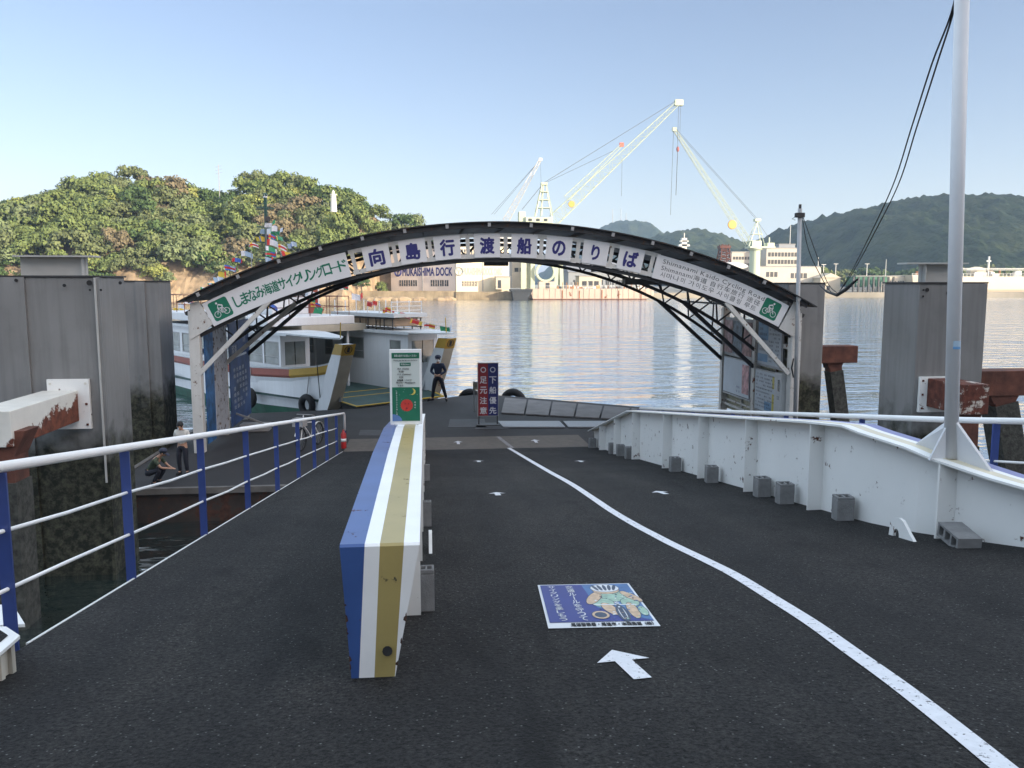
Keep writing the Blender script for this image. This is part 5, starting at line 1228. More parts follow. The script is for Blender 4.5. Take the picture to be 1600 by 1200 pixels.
for a,b in (((-.52,0,.33),(-.38,0,.8)),((-.38,0,.75),(.12,0,.28)),((-.38,0,.8),(.2,0,.72)),((.12,0,.28),(.22,0,.85)),((.52,0,.33),(.12,0,.28)),((.52,0,.33),(.2,0,.72)),((-.38,0,.78),(-.34,0,1.0))): mb.tube([a,b],.016,6)
mb.build('frame',WHITE2,t,local=True)
mb=MB(); mb.tube([(-.2,-.28,.98),(-.34,-.2,1.02),(-.34,.2,1.02),(-.2,.28,.98)],.013,6); mb.build('handlebar',GREY,t,local=True)
mb=MB(); mb.ball((.24,0,.9),.11,sc=(1.2,.7,.4)); mb.build('saddle',BLACK,t,local=True,smooth=True)
mb=MB(); mb.box((-.7,-.16,.72),(-.42,.16,.95)); mb.build('basket',mat('basket_grey',(.3,.3,.3),.5),t,local=True)
# ---------------------------------------------------------------- far shore
YS=290.0
LAND=mat('far_land',(.22,.20,.16),.9,var=.3,scale=.05)
QW=mat('quay_wall_stone',(.24,.19,.12),.9,var=.35,scale=.4,streak=.5,dirt=.3)
mb=MB(); mb.prism([(-500,YS+12,2.0),(-500,5000,2.0),(3000,5000,2.0),(3000,YS+25,2.0),(150,YS+30,2.0),(60,YS+10,2.0),(12,YS,2.0)],(0,0,-2.4)); tag(mb.build('far_shore_land',LAND,origin=(0,0,0)),kind='structure')
def X_(px,Y): return P(px,443,Y=Y).x
def Z_(px,py,Y): return P(px,py,Y=Y).z
def quaywall(label,p0,p1,Y,zt,m=QW):
    x0,x1=X_(p0,Y),X_(p1,Y); mb=MB(); mb.box((x0,Y,-.5),(x1,Y+1.2,zt)); o=mb.build('quay_wall',m); return tag(o,label,'quay wall','quay walls of the far shore')
quaywall('brown stone quay wall below the grey-lit dock shed',556,712,YS-1,3.0)
quaywall('brown stone quay wall below the bright dock shed',712,806,YS-1.6,2.7)
WIN=mat('far_window',(.05,.055,.06),.3,var=.3)
SHED=mat('shed_wall',(.52,.47,.42),.8,var=.06,scale=.3,streak=.15); ROOFB=mat('shed_roof',(.25,.25,.24),.8,var=.2)
def building(label,px0,px1,pyt,pyb,Y,depth,wall,roof='flat',wins=(),roofm=ROOFB,name='building',yaw=0,cat='building',group=None,extra=None):
    x0,x1=X_(px0,Y),X_(px1,Y); cx=(px0+px1)/2; zt=Z_(cx,pyt,Y); zb=max(Z_(cx,pyb,Y),1.9) if pyb is not None else 1.9
    w_=x1-x0; t=thing(name,label,cat,((x0+x1)/2,Y,zb),yaw,group); h=zt-zb
    mb=MB(); mb.box((-w_/2,0,0),(w_/2,depth,h)); wl=mb.build('wall',wall,t,local=True)
    mb=MB()
    if roof=='flat': mb.box((-w_/2-.2,-.2,h),(w_/2+.2,depth+.2,h+.35))
    elif roof=='gable': mb.prism([(-w_/2-.3,-.4,h),(w_/2+.3,-.4,h),(0,-.4,h+w_*.22)],(0,depth+.8,0))
    else: mb.prism([(-w_/2-.3,-.4,h),(-w_/2-.3,depth+.4,h),(-w_/2-.3,depth/2,h+depth*.3)],(w_+.6,0,0))
    mb.build('roof',roofm,t,local=True)
    for (n,fx0,fx1,fz0,fz1) in wins:   # n windows across fraction range
        for i in range(n):
            a=fx0+(fx1-fx0)*(i+.12)/n; b=fx0+(fx1-fx0)*(i+.88)/n
            mb=MB(); mb.box((-w_/2+w_*a,-.08,h*fz0),(-w_/2+w_*b,-.01,h*fz1)); wn=mb.build('window',WIN,t,local=True)
            if (b-a)*w_>2.5:
                mb=MB()
                for k in range(1,4): xx=-w_/2+w_*(a+(b-a)*k/4); mb.box((xx-.06,-.12,h*fz0),(xx+.06,-.085,h*fz1))
                mb.build('mullion',wall,wn,local=True)
    return t,w_,h
t,w_,h=building('grey-lit pale dock shed with large navy company lettering and window strips',612,712,395,448,YS+4,22,SHED,'flat',[(4,.13,.42,.14,.28),(4,.62,.90,.14,.28),(4,.62,.90,.72,.85)],yaw=0)
# rotate the left shed so it turns from the sun
t.rotation_euler=(0,0,0)
def longwall(label,pxl,Yl,pxr,Yr,pyt,wall,letters,lm,wins,name='dock_shed',depth=20,roofz=.5,lx=.55,lz=.68,lh=.13,lw=.8):
    A=V((X_(pxl,Yl),Yl,0));B=V((X_(pxr,Yr),Yr,0)); d=B-A; L_=d.length; an=math.atan2(d.y,d.x); zt=Z_((pxl+pxr)/2,pyt,(Yl+Yr)/2); h=zt-1.9
    t=thing(name,label,'building',(A.x,A.y,1.9),an)
    mb=MB(); mb.box((0,0,0),(L_,depth,h)); mb.build('wall',wall,t,local=True)
    mb=MB(); mb.box((-.3,-.3,h),(L_+.3,depth,h+roofz)); mb.build('roof',ROOFB,t,local=True)
    mb=MB(); mb.box((L_*.5-.12,-.15,0),(L_*.5+.12,-.01,h)); mb.build('drainpipe',GREY,t,local=True)
    if letters:
        mb=MB(); text(mb,letters,(L_*lx,-.06,h*lz),(1,0,0),(0,0,1),width=L_*lw,height=h*lh,m=lm,weight=.035)
        # round emblem
        cx=L_*(lx-lw/2-.075); cz=h*lz; r=h*.085; mb.torus((cx,-.06,cz),(0,1,0),r,r*.22,20,4,m=lm)
        for p,q in (((-.6,.5),(0,-.1)),((.6,.5),(0,-.1)),((0,-.1),(0,-.8))): mb.bar((cx+p[0]*r,-.07,cz+p[1]*r),(cx+q[0]*r,-.07,cz+q[1]*r),.1,r*.28,m=lm)
        mb.build('lettering',None,t,local=True)
    for (n,a0,a1,z0,z1) in wins:
        for i in range(n):
            a=L_*(a0+(a1-a0)*(i+.1)/n); b=L_*(a0+(a1-a0)*(i+.9)/n)
            mb=MB(); mb.box((a,-.06,h*z0),(b,-.01,h*z1)); wn=mb.build('window',WIN,t,local=True)
            mb=MB(); mb.box(((a+b)/2-.07,-.1,h*z0),((a+b)/2+.07,-.065,h*z1)); mb.box((a,-.1,h*(z0+z1)/2-.05),((a+b)/2-.08,-.065,h*(z0+z1)/2+.05)); mb.build('mullion',wall,wn,local=True)
    return t
for o in [t]+list(t.children_recursive): bpy.data.objects.remove(o)
SHA=mat('shed_grey_pink',(.75,.63,.55),.8,var=.05,scale=.2,streak=.1)
longwall('pale grey-pink dock shed with big navy lettering, turned away from the sun',611,YS+23,712,YS+6,386,SHA,'MUKAISHIMA DOCK',NAVY,[(4,.13,.42,.16,.29),(4,.62,.90,.16,.29),(5,.60,.92,.90,.98)],lx=.57,lw=.76,lz=.47,lh=.17)
longwall('bright cream dock shed with grey lettering beside the floating dock',713,YS+5,795,YS+9,386,mat('shed_cream',(.66,.58,.42),.8,var=.05,scale=.2,streak=.12),'MUKAISHIMA DOCK YARD',mat('faded_lettering',(.3,.3,.27),.7),[(5,.10,.40,.16,.27),(9,.05,.85,.80,.95)],lx=.5,lw=.75,lz=.48,lh=.15)
# low annex in front of the bright shed
CRW=mat('far_cream_wall',(.48,.43,.34),.8,var=.08,scale=.3,streak=.1); WHW=mat('far_white_wall',(.46,.43,.37),.8,var=.06,scale=.3,streak=.12); GRW=mat('far_grey_wall',(.25,.27,.29),.8,var=.1,scale=.3)
building('small cream annex with an open dark doorway in front of the bright dock shed',775,797,433,452,YS+1.5,5,CRW,'flat',[(1,.1,.4,.1,.75)])
PAL=mat('crane_pale_green',(.43,.48,.36),.5,var=.08); PAL2=mat('crane_white',(.58,.57,.53),.5,var=.06)
def lattice(mb,a,b,w0,w1,n,r=.16,m=None,up=(0,0,1),thin=.6):
    a=V(a);b=V(b);d=(b-a).normalized(); s=d.cross(V(up)); s=(s if s.length>.01 else V((1,0,0))).normalized(); u=s.cross(d).normalized(); P_=[]
    for i in range(n+1):
        k=i/n; w_=w0+(w1-w0)*k; c=a.lerp(b,k); P_.append([c+s*w_*.5*x+u*w_*.5*y for x,y in ((-1,-1),(1,-1),(1,1),(-1,1))])
    for j in range(4): mb.tube([P_[0][j],P_[n//2][j],P_[n][j]],r,5,m)
    for i in range(n):
        for j in range(4):
            q=(j+1)%4; mb.tube([P_[i][j],P_[i+1][q] ] if i%2 else [P_[i][q],P_[i+1][j]],r*thin,4,m,cap=False); mb.tube([P_[i][j],P_[i][q]],r*thin,4,m,cap=False)
def xyz(px,py,Y): return P(px,py,Y=Y)
def cable(mb,a,b,r=.07,m=None): mb.tube([a,b],r,4,m,cap=False)
WIRE=mat('crane_wire',(.12,.13,.14),.5)
# big crane
Yc=325
t=thing('harbour_crane','largest pale green jib crane with its long boom raised to the upper right','crane',tuple(xyz(850,445,Yc)),group='shipyard cranes')
base=xyz(850,352,Yc)
mb=MB()
for dx in (-5.5,5.5):
    for dy in (-5,5): mb.bar((base.x+dx*1.1,Yc+dy,2),(base.x+dx*.7,Yc+dy,base.z-1),1.5,1.5)
mb.box((base.x-6,Yc-6,14),(base.x+6,Yc+6,15.5)); mb.build('portal',PAL,t)
mb=MB(); mb.lathe((base.x,Yc,base.z-2),[(4.5,0),(4.5,2),(3.5,2.4)],18); mb.build('slewing_ring',PAL,t)
a=xyz(812,332,Yc);b=xyz(866,350,Yc); mb=MB(); mb.box((a.x+2,Yc-3,base.z+.6),(b.x-1,Yc+3,base.z+2.9)); mb.box((a.x-.5,Yc-2.0,base.z+.6),(a.x+2,Yc+2.0,base.z+5.0)); mb.box((a.x,Yc-3.4,base.z+.2),(b.x,Yc+3.4,base.z+.6))
mh=mb.build('machine_house',PAL,t,bevel=.1)
mb=MB()
for i in range(3): mb.box((a.x+3+i*3,Yc-3.06,base.z+1.3),(a.x+4.4+i*3,Yc-3.01,base.z+2.3))
mb.build('window',WIN,mh)
top=xyz(850,288,Yc)
mb=MB()
for dx in (-3.5,-1.2,3.2):
    for dy in (-2,2): mb.bar((base.x+dx,Yc+dy,base.z+3.4),(top.x+dx*.25,Yc+dy*.5,top.z),.3,.3)
mb.box((top.x-1.2,Yc-1.5,top.z-.3),(top.x+1.2,Yc+1.5,top.z+.6))
for k in range(1,4): z=base.z+3.4+(top.z-base.z-3.4)*k/4; mb.box((top.x-2.6+k*.4,Yc-1.9,z),(top.x+2.6-k*.4,Yc+1.9,z+.25))
mb.build('a_frame',PAL,t)
ft_=xyz(866,343,Yc); tip=xyz(1058,162,Yc); mb=MB(); lattice(mb,ft_,tip,4.4,1.6,26,.12,thin=.45); 
mb.box((tip.x-1.0,Yc-1,tip.z-.8),(tip.x+2.2,Yc+1,tip.z+1.4)); mb.build('boom',PAL,t)
mb=MB(); lattice(mb,xyz(885,310,Yc-2.0),xyz(972,226,Yc-2.0),2.4,.8,10,.10,thin=.45); mb.build('boom_walkway',PAL,t)
mb=MB(); q=xyz(972,226,Yc-2); mb.box((q.x-1,q.y-.5,q.z-.8),(q.x+.6,q.y+.5,q.z+.7)); mb.build('jib_head',mat('crane_red',(.45,.12,.08),.5),t)
mb=MB(); c=xyz(893,319,Yc-3); mb.lathe((0,0,0),[(1.2,-.3),(1.3,0),(1.2,.3)],16); 
mb.v=[(x+c.x,-z+c.y,y+c.z) for x,y,z in mb.v]; mb.build('sheave',mat('crane_ochre',(.5,.32,.08),.5),t)
mb=MB()
for dy in (-.8,0,.8):
    cable(mb,(top.x,Yc+dy,top.z+.6),(tip.x-.5,Yc+dy,tip.z+1)); cable(mb,(top.x,Yc+dy,top.z+.6),(a.x+1,Yc+dy,base.z+6))
cable(mb,(top.x,Yc,top.z+.3),xyz(958,236,Yc-2)); cable(mb,(tip.x+.6,Yc,tip.z),(tip.x+.6,Yc,Z_(1062,245,Yc))); cable(mb,(tip.x+1.4,Yc,tip.z),(tip.x+1.4,Yc,Z_(1062,220,Yc)))
x=xyz(972,250,Yc-2); cable(mb,x,(x.x,x.y,Z_(972,307,Yc)))
mb.build('wire_ropes',WIRE,t)
# right crane
Yr=335
bz=xyz(1186,388,Yr)
t=thing('harbour_crane','pale green jib crane on a tall column with its boom raised to the upper left','crane',(bz.x,Yr,2),group='shipyard cranes')
mb=MB(); mb.lathe((xyz(1178,443,Yr).x,Yr,2),[(2.3,0),(2.1,bz.z-3),(3.0,bz.z-2.4),(3.0,bz.z-1.9)],18); mb.build('column',PAL,t)
a=xyz(1168,388,Yr);b=xyz(1207,388,Yr); mb=MB(); mb.box((a.x,Yr-3,bz.z),(b.x,Yr+3,bz.z+.7)); mb.box((a.x+1,Yr-2.4,bz.z+.7),(a.x+5,Yr+2.4,bz.z+3)); mb.box((b.x-3,Yr-2,bz.z+.7),(b.x,Yr+2,bz.z+2.2)); mb.bar((b.x-1.5,Yr,bz.z+2),(b.x-1.5,Yr,bz.z+4.5),.4,.4); mb.build('machine_house',PAL,t)
top=xyz(1183,345,Yr); mb=MB()
for dx in (-4,3.0):
    for dy in (-2,2): mb.bar((top.x+dx,Yr+dy,bz.z+.6),(top.x,Yr+dy*.4,top.z),.28,.28)
mb.box((top.x-1.2,Yr-1.2,top.z-.3),(top.x+1.2,Yr+1.2,top.z+.8)); mb.box((top.x-2,Yr-1.6,(top.z+bz.z)/2),(top.x+2,Yr+1.6,(top.z+bz.z)/2+.25)); mb.build('a_frame',PAL,t)
ft_=xyz(1170,380,Yr); tip=xyz(1054,203,Yr); mb=MB(); lattice(mb,ft_,tip,2.5,1.0,24,.10,thin=.45); mb.box((tip.x-.9,Yr-.7,tip.z-.5),(tip.x+.7,Yr+.7,tip.z+.9)); mb.build('boom',PAL,t)
mb=MB()
for dy in (-.7,.7): cable(mb,(top.x,Yr+dy,top.z+.5),(tip.x,Yr+dy,tip.z+.8))
cable(mb,(top.x,Yr,top.z),(b.x,Yr,bz.z+2))
x=xyz(1059,232,Yr); y=xyz(1053,240,Yr)
cable(mb,(tip.x+1.2,Yr,tip.z),(x.x,Yr,x.z)); cable(mb,(x.x,Yr,x.z),(x.x-.3,Yr,Z_(1058,305,Yr)),.14); cable(mb,(tip.x-.4,Yr,tip.z),(tip.x-.9,Yr,Z_(1050,336,Yr)),.09)
mb.build('wire_ropes',WIRE,t)
mb=MB(); mb.ball((x.x,Yr,x.z-.3),.75,sc=(.8,.8,1.5)); mb.build('hook_block',mat('hook_red',(.3,.08,.06),.5),t)
mb=MB(); c=xyz(1144,351,Yr-2); mb.lathe((0,0,0),[(1.7,-.3),(1.9,0),(1.7,.3)],16); mb.v=[(x+c.x,-z+c.y,y+c.z) for x,y,z in mb.v]; mb.build('sheave',MATS['crane_ochre'],t)
# left crane (white, mostly behind the arch)
Yl=350
t=thing('harbour_crane','slim white jib crane, leftmost of the cranes, half hidden behind the arch','crane',(xyz(775,443,Yl).x,Yl,2),group='shipyard cranes')
a=xyz(790,345,Yl);tip=xyz(844,250,Yl); mb=MB(); lattice(mb,a,tip,2.6,.9,16,.12,thin=.5); mb.box((tip.x-.6,Yl-.6,tip.z-.4),(tip.x+.8,Yl+.6,tip.z+.8)); mb.build('boom',PAL2,t)
mb=MB(); q=xyz(786,372,Yl); mb.box((q.x-6,Yl-3,q.z-3),(q.x+4,Yl+3,q.z+3)); mb.lathe((q.x,Yl,2),[(2.5,0),(2.3,q.z-5)],14); mb.build('tower',PAL2,t)
mb=MB(); cable(mb,tip,xyz(772,335,Yl)); cable(mb,tip,xyz(768,335,Yl)); cable(mb,tip,(tip.x+.5,Yl,Z_(844,290,Yl)),.05); mb.build('wire_ropes',WIRE,t)
# portal legs visible under the arch
mb=MB()
Yp=318
for px in (868,878): 
    q=xyz(px,443,Yp); mb.bar((q.x,Yp,2),(q.x+(px-873)*-.1,Yp,Z_(px,408,Yp)),1.4,1.4)
q0=xyz(830,405,Yp);q1=xyz(885,405,Yp); mb.box((q0.x,Yp-1,q0.z),(q1.x,Yp+1,q0.z+1.6)); q=xyz(832,443,Yp); mb.bar((q.x,Yp,2),(q.x,Yp,q0.z),1.6,1.6); q=xyz(818,443,Yp); mb.bar((q.x,Yp,2),(q.x,Yp,q0.z+4),2.0,2.0)
q=xyz(852,425,Yp-2); mb.torus((q.x,Yp-2,q.z),(0,1,0),3.4,.5,20,6)
tag(mb.build('crane_portal',PAL),'pale green crane gantry legs standing just behind the floating dock','crane gantry')
# floating dock / barge
BRG=mat('barge_side',(.42,.34,.27),.7,var=.08,scale=.15,rust=.06,rscale=.35,rcol=(.16,.05,.02),streak=.35,dirt=.1)
Yb_=284; x0=X_(828,Yb_);x1=X_(1022,Yb_); zt=Z_(925,451,Yb_)
t=thing('floating_dock','long low tan barge streaked with rust, moored along the far quay','barge',((x0+x1)/2,Yb_,0))
mb=MB(); mb.prism([(x0+1,Yb_,0.3),(x1-2.5,Yb_,.3),(x1,Yb_,1.4),(x1,Yb_,zt),(x0,Yb_,zt)],(0,14,0)); mb.build('hull',BRG,t)
mb=MB(); mb.box((x0+1.2,Yb_-.1,-.4),(x1-2.6,Yb_+13.8,.3)); mb.build('boot_top',RUST,t)
rr_=random.Random(4)
for i in range(22): mb=MB(); xx=x0+(x1-x0)*(i+.5)/22; mb.box((xx-.08,Yb_-.12,.5),(xx+.08,Yb_,zt)); mb.build('fender_strip',BRG,t)
mb=MB(); 
for i in (5,8,12,15,19): xx=x0+(x1-x0)*(i+.5)/22+.4; mb.box((xx-.2,Yb_-.14,.4),(xx+.15,Yb_-.121,zt*rr_.uniform(.8,1)))
mb.build('rust_run',mat('rust_run',(.2,.07,.03),.85,var=.4,scale=.6),t)
a=xyz(842,440,Yb_+3);b=xyz(866,452,Yb_+3); mb=MB(); mb.box((a.x,Yb_+2,zt),(b.x,Yb_+6,a.z)); dh=mb.build('deck_house',mat('deck_house_tan',(.45,.38,.3),.7,var=.08),t); mb=MB(); mb.box((a.x+2.2,Yb_+1.94,zt+.1),(a.x+3.6,Yb_+1.99,a.z-.4)); mb.build('door',WIN,dh)
mb=MB(); RNGM=[mat('deck_gear_rust',(.3,.12,.05),.8,var=.4,scale=1),mat('deck_gear_orange',(.5,.22,.06),.7,var=.3,scale=1),mat('deck_gear_grey',(.35,.36,.36),.7,var=.3,scale=1),PAL2,mat('deck_gear_dark',(.07,.08,.09),.7)]
for i in range(90):
    xx=rr_.uniform(x0+8,x1-1); m=rr_.choice(RNGM); yy=Yb_+rr_.uniform(1,10); h=rr_.choice((.5,.8,1.2,2.2)); w_=rr_.uniform(.15,1.4) if h<2 else .15
    mb.box((xx,yy,zt),(xx+w_,yy+.5,zt+h),m)
for z in (.6,1.1): mb.tube([(x0,Yb_+.3,zt+z),(x1,Yb_+.3,zt+z)],.04,4,PAL2)
mb.build('deck_gear',None,t)
# tarred tyre / dark pile cluster between quay and barge
a=xyz(800,450,YS-8); mb=MB(); mb.prism([(a.x,YS-8,3.0),(a.x+7,YS-8,3.0),(a.x+5,YS-8,-.4),(a.x+.6,YS-8,-.4)],(0,5,0)); mb.box((a.x-.5,YS-8.3,3.0),(a.x+7,YS-3,3.6)); tag(mb.build('work_pontoon',mat('tarred_black',(.03,.035,.04),.8,var=.3)),'small black work boat tied between the quay and the tan barge','boat')
# right-hand shore buildings
building('long cream multi-storey office block with rows of windows behind the right crane',1196,1246,388,452,385,14,WHW,'flat',[(9,.04,.96,.80,.90),(9,.04,.96,.62,.72),(9,.04,.96,.44,.54),(9,.04,.96,.26,.36)])
building('blue-grey penthouse on top of the cream office block',1215,1240,382,389,390,8,GRW,'flat')
building('cream office wing left of the crane column with window bands',1142,1172,394,452,392,14,WHW,'flat',[(6,.05,.95,.80,.88),(6,.05,.95,.60,.70),(6,.05,.95,.4,.5)])
building('cream hall with a white domed roof behind the arch end',1120,1160,420,452,372,16,CRW,'flat',[(6,.05,.95,.55,.75)])
t,w_,h=building('lower white workshop with dark windows in front of the office block',1186,1282,417,458,345,12,WHW,'flat',[(3,.1,.3,.6,.8),(4,.50,.78,.55,.75),(4,.5,.78,.2,.35)])
building('cream gabled boathouse on the water right of the arch',1282,1313,434,456,338,14,CRW,'gable',[(1,.3,.5,.1,.45)],roofm=CRW)
building('long grey warehouse roof behind the barge',888,1000,425,450,345,14,GRW,'ridge',[(6,.05,.95,.2,.5)],roofm=mat('slate_roof',(.18,.19,.21),.7,var=.2))
building('white tank house between the cranes under the arch',800,830,408,450,332,10,WHW,'flat',[(3,.1,.9,.6,.75)])
building('white block of the shipyard with shutters, right of the crane gantry',905,940,432,450,322,8,CRW,'flat',[(3,.1,.9,.15,.6)])
# dome / umbrella roof
q=xyz(1143,418,360); mb=MB(); mb.ball(q,7.5,sc=(1,.8,.32),nu=20,nv=10); tag(mb.build('dome_roof',PAL2,smooth=True),'white shallow dome rising behind the right half of the arch roof','dome')
q=xyz(1131,398,370); mb=MB(); lattice(mb,(q.x,370,15),(q.x,370,Z_(1131,382,370)),5,3,6,.3); mb.box((q.x-2.5,368,Z_(1131,388,370)),(q.x+2.5,372,Z_(1131,384,370))); tag(mb.build('rust_tower',RUST),'red-brown lattice tower left of the crane column','tower')
# ship bridge mast in the gap
q=xyz(1068,386,520); t=thing('ship_bridge_mast','white ship mast standing out against the middle hill','ship mast',(q.x,520,2))
mb=MB(); mb.box((q.x-4,515,2),(q.x+4,522,Z_(1068,392,520))); mb.build('bridge',PAL2,t)
mb=MB(); mb.box((q.x-1.6,518,Z_(1068,392,520)),(q.x+1.6,521,Z_(1068,372,520))); mb.box((q.x-3.4,518,Z_(1068,385,520)),(q.x+3.4,521,Z_(1068,382,520))); mb.box((q.x-2.6,518,Z_(1068,378,520)),(q.x+2.6,521,Z_(1068,376,520))); mb.tube([(q.x,519,Z_(1068,373,520)),(q.x,519,Z_(1068,364,520))],.3,6); mb.build('mast',PAL2,t)
# right: low pier with green shed, concrete building with bays, hull
building('long low dark green pier shed right of the boathouse',1337,1386,432,448,331,8,mat('green_shed',(.03,.12,.07),.7,var=.2,scale=.3),'flat')
a=xyz(1330,458,329);b=xyz(1392,458,329); mb=MB(); mb.box((a.x,327,1.2),(b.x,338,2.0)); rp2=random.Random(9)
for i in range(9): xx=a.x+(b.x-a.x)*i/8; mb.box((xx-.3,327.2,-.5),(xx+.3,328,8.2))
tag(mb.build('pier',DARK),'dark jetty on posts under the green pier shed','jetty')
t=thing('net_racks','white bundles hanging under the green pier shed','nets',(a.x,328.6,2)); mb=MB()
for i in range(16): xx=a.x+1+(b.x-a.x-2)*rp2.random(); mb.bar((xx,328.6,2),(xx+rp2.uniform(-1,1),328.6,rp2.uniform(4,6.5)),.35,.3)
mb.build('bundles',PAL2,t)
building('tan concrete quay building with four dark bays beside the green shed',1385,1442,432,460,336,10,CRW,'flat',[(4,.06,.96,.35,.72)])
# ship on the right
Yh=330; x0=X_(1425,Yh);x1=X_(1760,Yh); zt=Z_(1560,432,Yh)
t=thing('cargo_ship','long tan-hulled ship with deck rails and pipework at the right edge','ship',((x0+x1)/2,Yh,0))
SH=mat('ship_hull_tan',(.50,.43,.33),.55,var=.05,scale=.1,dirt=.1)
vs=[];fs=[];n=16
for i in range(n+1):
    k=i/n; x=x0+(x1-x0)*k; fl=max(0,1-k*6); vs+=[(x+fl*5,Yh+3*fl+1.5,-.5),(x+fl*1,Yh+.5*fl,3.0),(x,Yh,zt+.6*fl),(x,Yh+16,zt+.6*fl)]
for i in range(n):
    for j in range(3): o=4*i+j; fs.append((o,o+4,o+5,o+1))
fs.append((0,1,2,3))
mb=MB(); mb.add(vs,[tuple(reversed(f)) for f in fs]); mb.build('hull',SH,t)
mb=MB()
for z in (.6,1.2): mb.tube([(x0,Yh+.2,zt+z),(x1,Yh+.2,zt+z)],.06,4)
for i in range(60): xx=x0+(x1-x0)*i/60; mb.box((xx-.06,Yh+.14,zt),(xx+.06,Yh+.26,zt+1.2))
mb.build('deck_rail',PAL2,t)
mb=MB(); r3=random.Random(5)
for i in range(70):
    xx=r3.uniform(x0+6,x1-2); w_=r3.uniform(.3,3.5); h=r3.uniform(.6,3.0); m=r3.choice([RNGM[0],RNGM[2],RNGM[4],PAL2,CRW]); yy=Yh+r3.uniform(2,8); mb.box((xx,yy,zt),(xx+w_,yy+.8,zt+h),m)
for z in (2.8,3.4): mb.tube([(x0+8,Yh+4,zt+z),(x1,Yh+4,zt+z)],.15,5,PAL2)
q=X_(1555,Yh); mb.tube([(q,Yh+5,zt),(q,Yh+5,zt+8.5)],.4,8,PAL2); mb.box((q-1,Yh+4.8,zt+6.3),(q+1,Yh+5.2,zt+6.8),PAL2); mb.ball((X_(1541,Yh),Yh+7,zt+2.2),4.5,CRW,sc=(1,.6,.45))
mb.build('deck_gear',None,t)
# thin distant poles and lamp masts
for i,(px,pt_,pb_,Y) in enumerate(((1278,402,420,360),(1286,413,440,350),(1305,412,440,355),(1383,405,440,420),(1354,412,432,345),(1234,352,385,395))):
    q=xyz(px,pb_,Y); z=Z_(px,pt_,Y); mb=MB(); mb.tube([(q.x,Y,2),(q.x,Y,z)],[.25,.15],6); mb.box((q.x-1.0,Y-.2,z-.2),(q.x+1.0,Y+.2,z)) if i in (1,2,4) else None
    tag(mb.build('lamp_mast',PAL2),['thin pole left of the boathouse','lamp mast just left of the boathouse roof','lamp mast over the boathouse roof','tall pale mast against the dark hill above the green shed','short lamp mast above the green shed','needle-thin aerial over the cream office block'][i],'mast',None)
for i,(px,pt_,pb_,Y) in enumerate(((343,257,300,318),(957,327,350,2300),(970,325,350,2300),(978,333,350,2300))):
    q=xyz(px,pb_,Y); z=Z_(px,pt_,Y); r=.12 if i==0 else .8; mb=MB(); mb.tube([(q.x,Y,q.z-15),(q.x,Y,z)],[r*1.5,r],5)
    if i==0: 
        for k in range(3): mb.tube([(q.x-1.2,Y,z-1-k*1.2),(q.x+1.2,Y,z-.4-k*1.2)],.06,4)
    tag(mb.build('aerial_mast',GREY),['thin aerial on the wooded hill in the gap between the tree tops','left one of three masts on the farthest hilltop','middle one of three masts on the farthest hilltop','right one of three masts on the farthest hilltop'][i],'mast')
# small white beacon tower on wooded hill
q=xyz(521,312,286); t=thing('beacon_tower','small white round beacon tower among the trees on the wooded hill','tower',(q.x,286,q.z-3))
mb=MB(); mb.lathe((q.x,286,q.z-4),[(1.1,0),(.85,5.4),(1.1,5.5),(1.1,5.8)],14); mb.build('tower',PAL2,t)
mb=MB(); mb.lathe((q.x,286,q.z+1.8),[(.45,0),(.45,.8),(.25,1.1),(.05,1.4)],10); mb.build('lantern',PAL2,t)
# ---------------------------------------------------------------- hills
def interp(pts,x):
    if x<=pts[0][0]: return pts[0][1]
    for (a,b),(c,d) in zip(pts,pts[1:]):
        if x<=c: return b+(d-b)*(x-a)/(c-a)
    return pts[-1][1]
def forestmat(name,c1,c2,c3,sc):
    m=bpy.data.materials.new(name); m.use_nodes=True; nt=m.node_tree;N=nt.nodes;L=nt.links;b=N['Principled BSDF']; b.inputs['Roughness'].default_value=.9; b.inputs['Specular IOR Level'].default_value=.1
    tc=N.new('ShaderNodeTexCoord')
    n=N.new('ShaderNodeTexVoronoi'); n.inputs['Scale'].default_value=sc; L.new(tc.outputs['Object'],n.inputs[0])
    n2=N.new('ShaderNodeTexNoise'); n2.inputs['Scale'].default_value=sc*.25; n2.inputs['Detail'].default_value=8; L.new(tc.outputs['Object'],n2.inputs[0])
    a=N.new('ShaderNodeMix'); a.data_type='RGBA'; L.new(n.outputs['Color'],a.inputs[0]); a.inputs[6].default_value=(*c1,1); a.inputs[7].default_value=(*c2,1)
    r=N.new('ShaderNodeValToRGB'); r.color_ramp.elements[0].position=.45; r.color_ramp.elements[1].position=.7; L.new(n2.outputs[0],r.inputs[0])
    c=N.new('ShaderNodeMix'); c.data_type='RGBA'; L.new(r.outputs[0],c.inputs[0]); L.new(a.outputs[2],c.inputs[6]); c.inputs[7].default_value=(*c3,1); L.new(c.outputs[2],b.inputs['Base Color'])
    n3=N.new('ShaderNodeTexNoise'); n3.inputs['Scale'].default_value=sc*2; n3.inputs['Detail'].default_value=6; L.new(tc.outputs['Object'],n3.inputs[0])
    bp=N.new('ShaderNodeBump'); bp.inputs['Strength'].default_value=1; bp.inputs['Distance'].default_value=3; L.new(n3.outputs[0],bp.inputs['Height']); L.new(bp.outputs[0],b.inputs['Normal'])
    return m
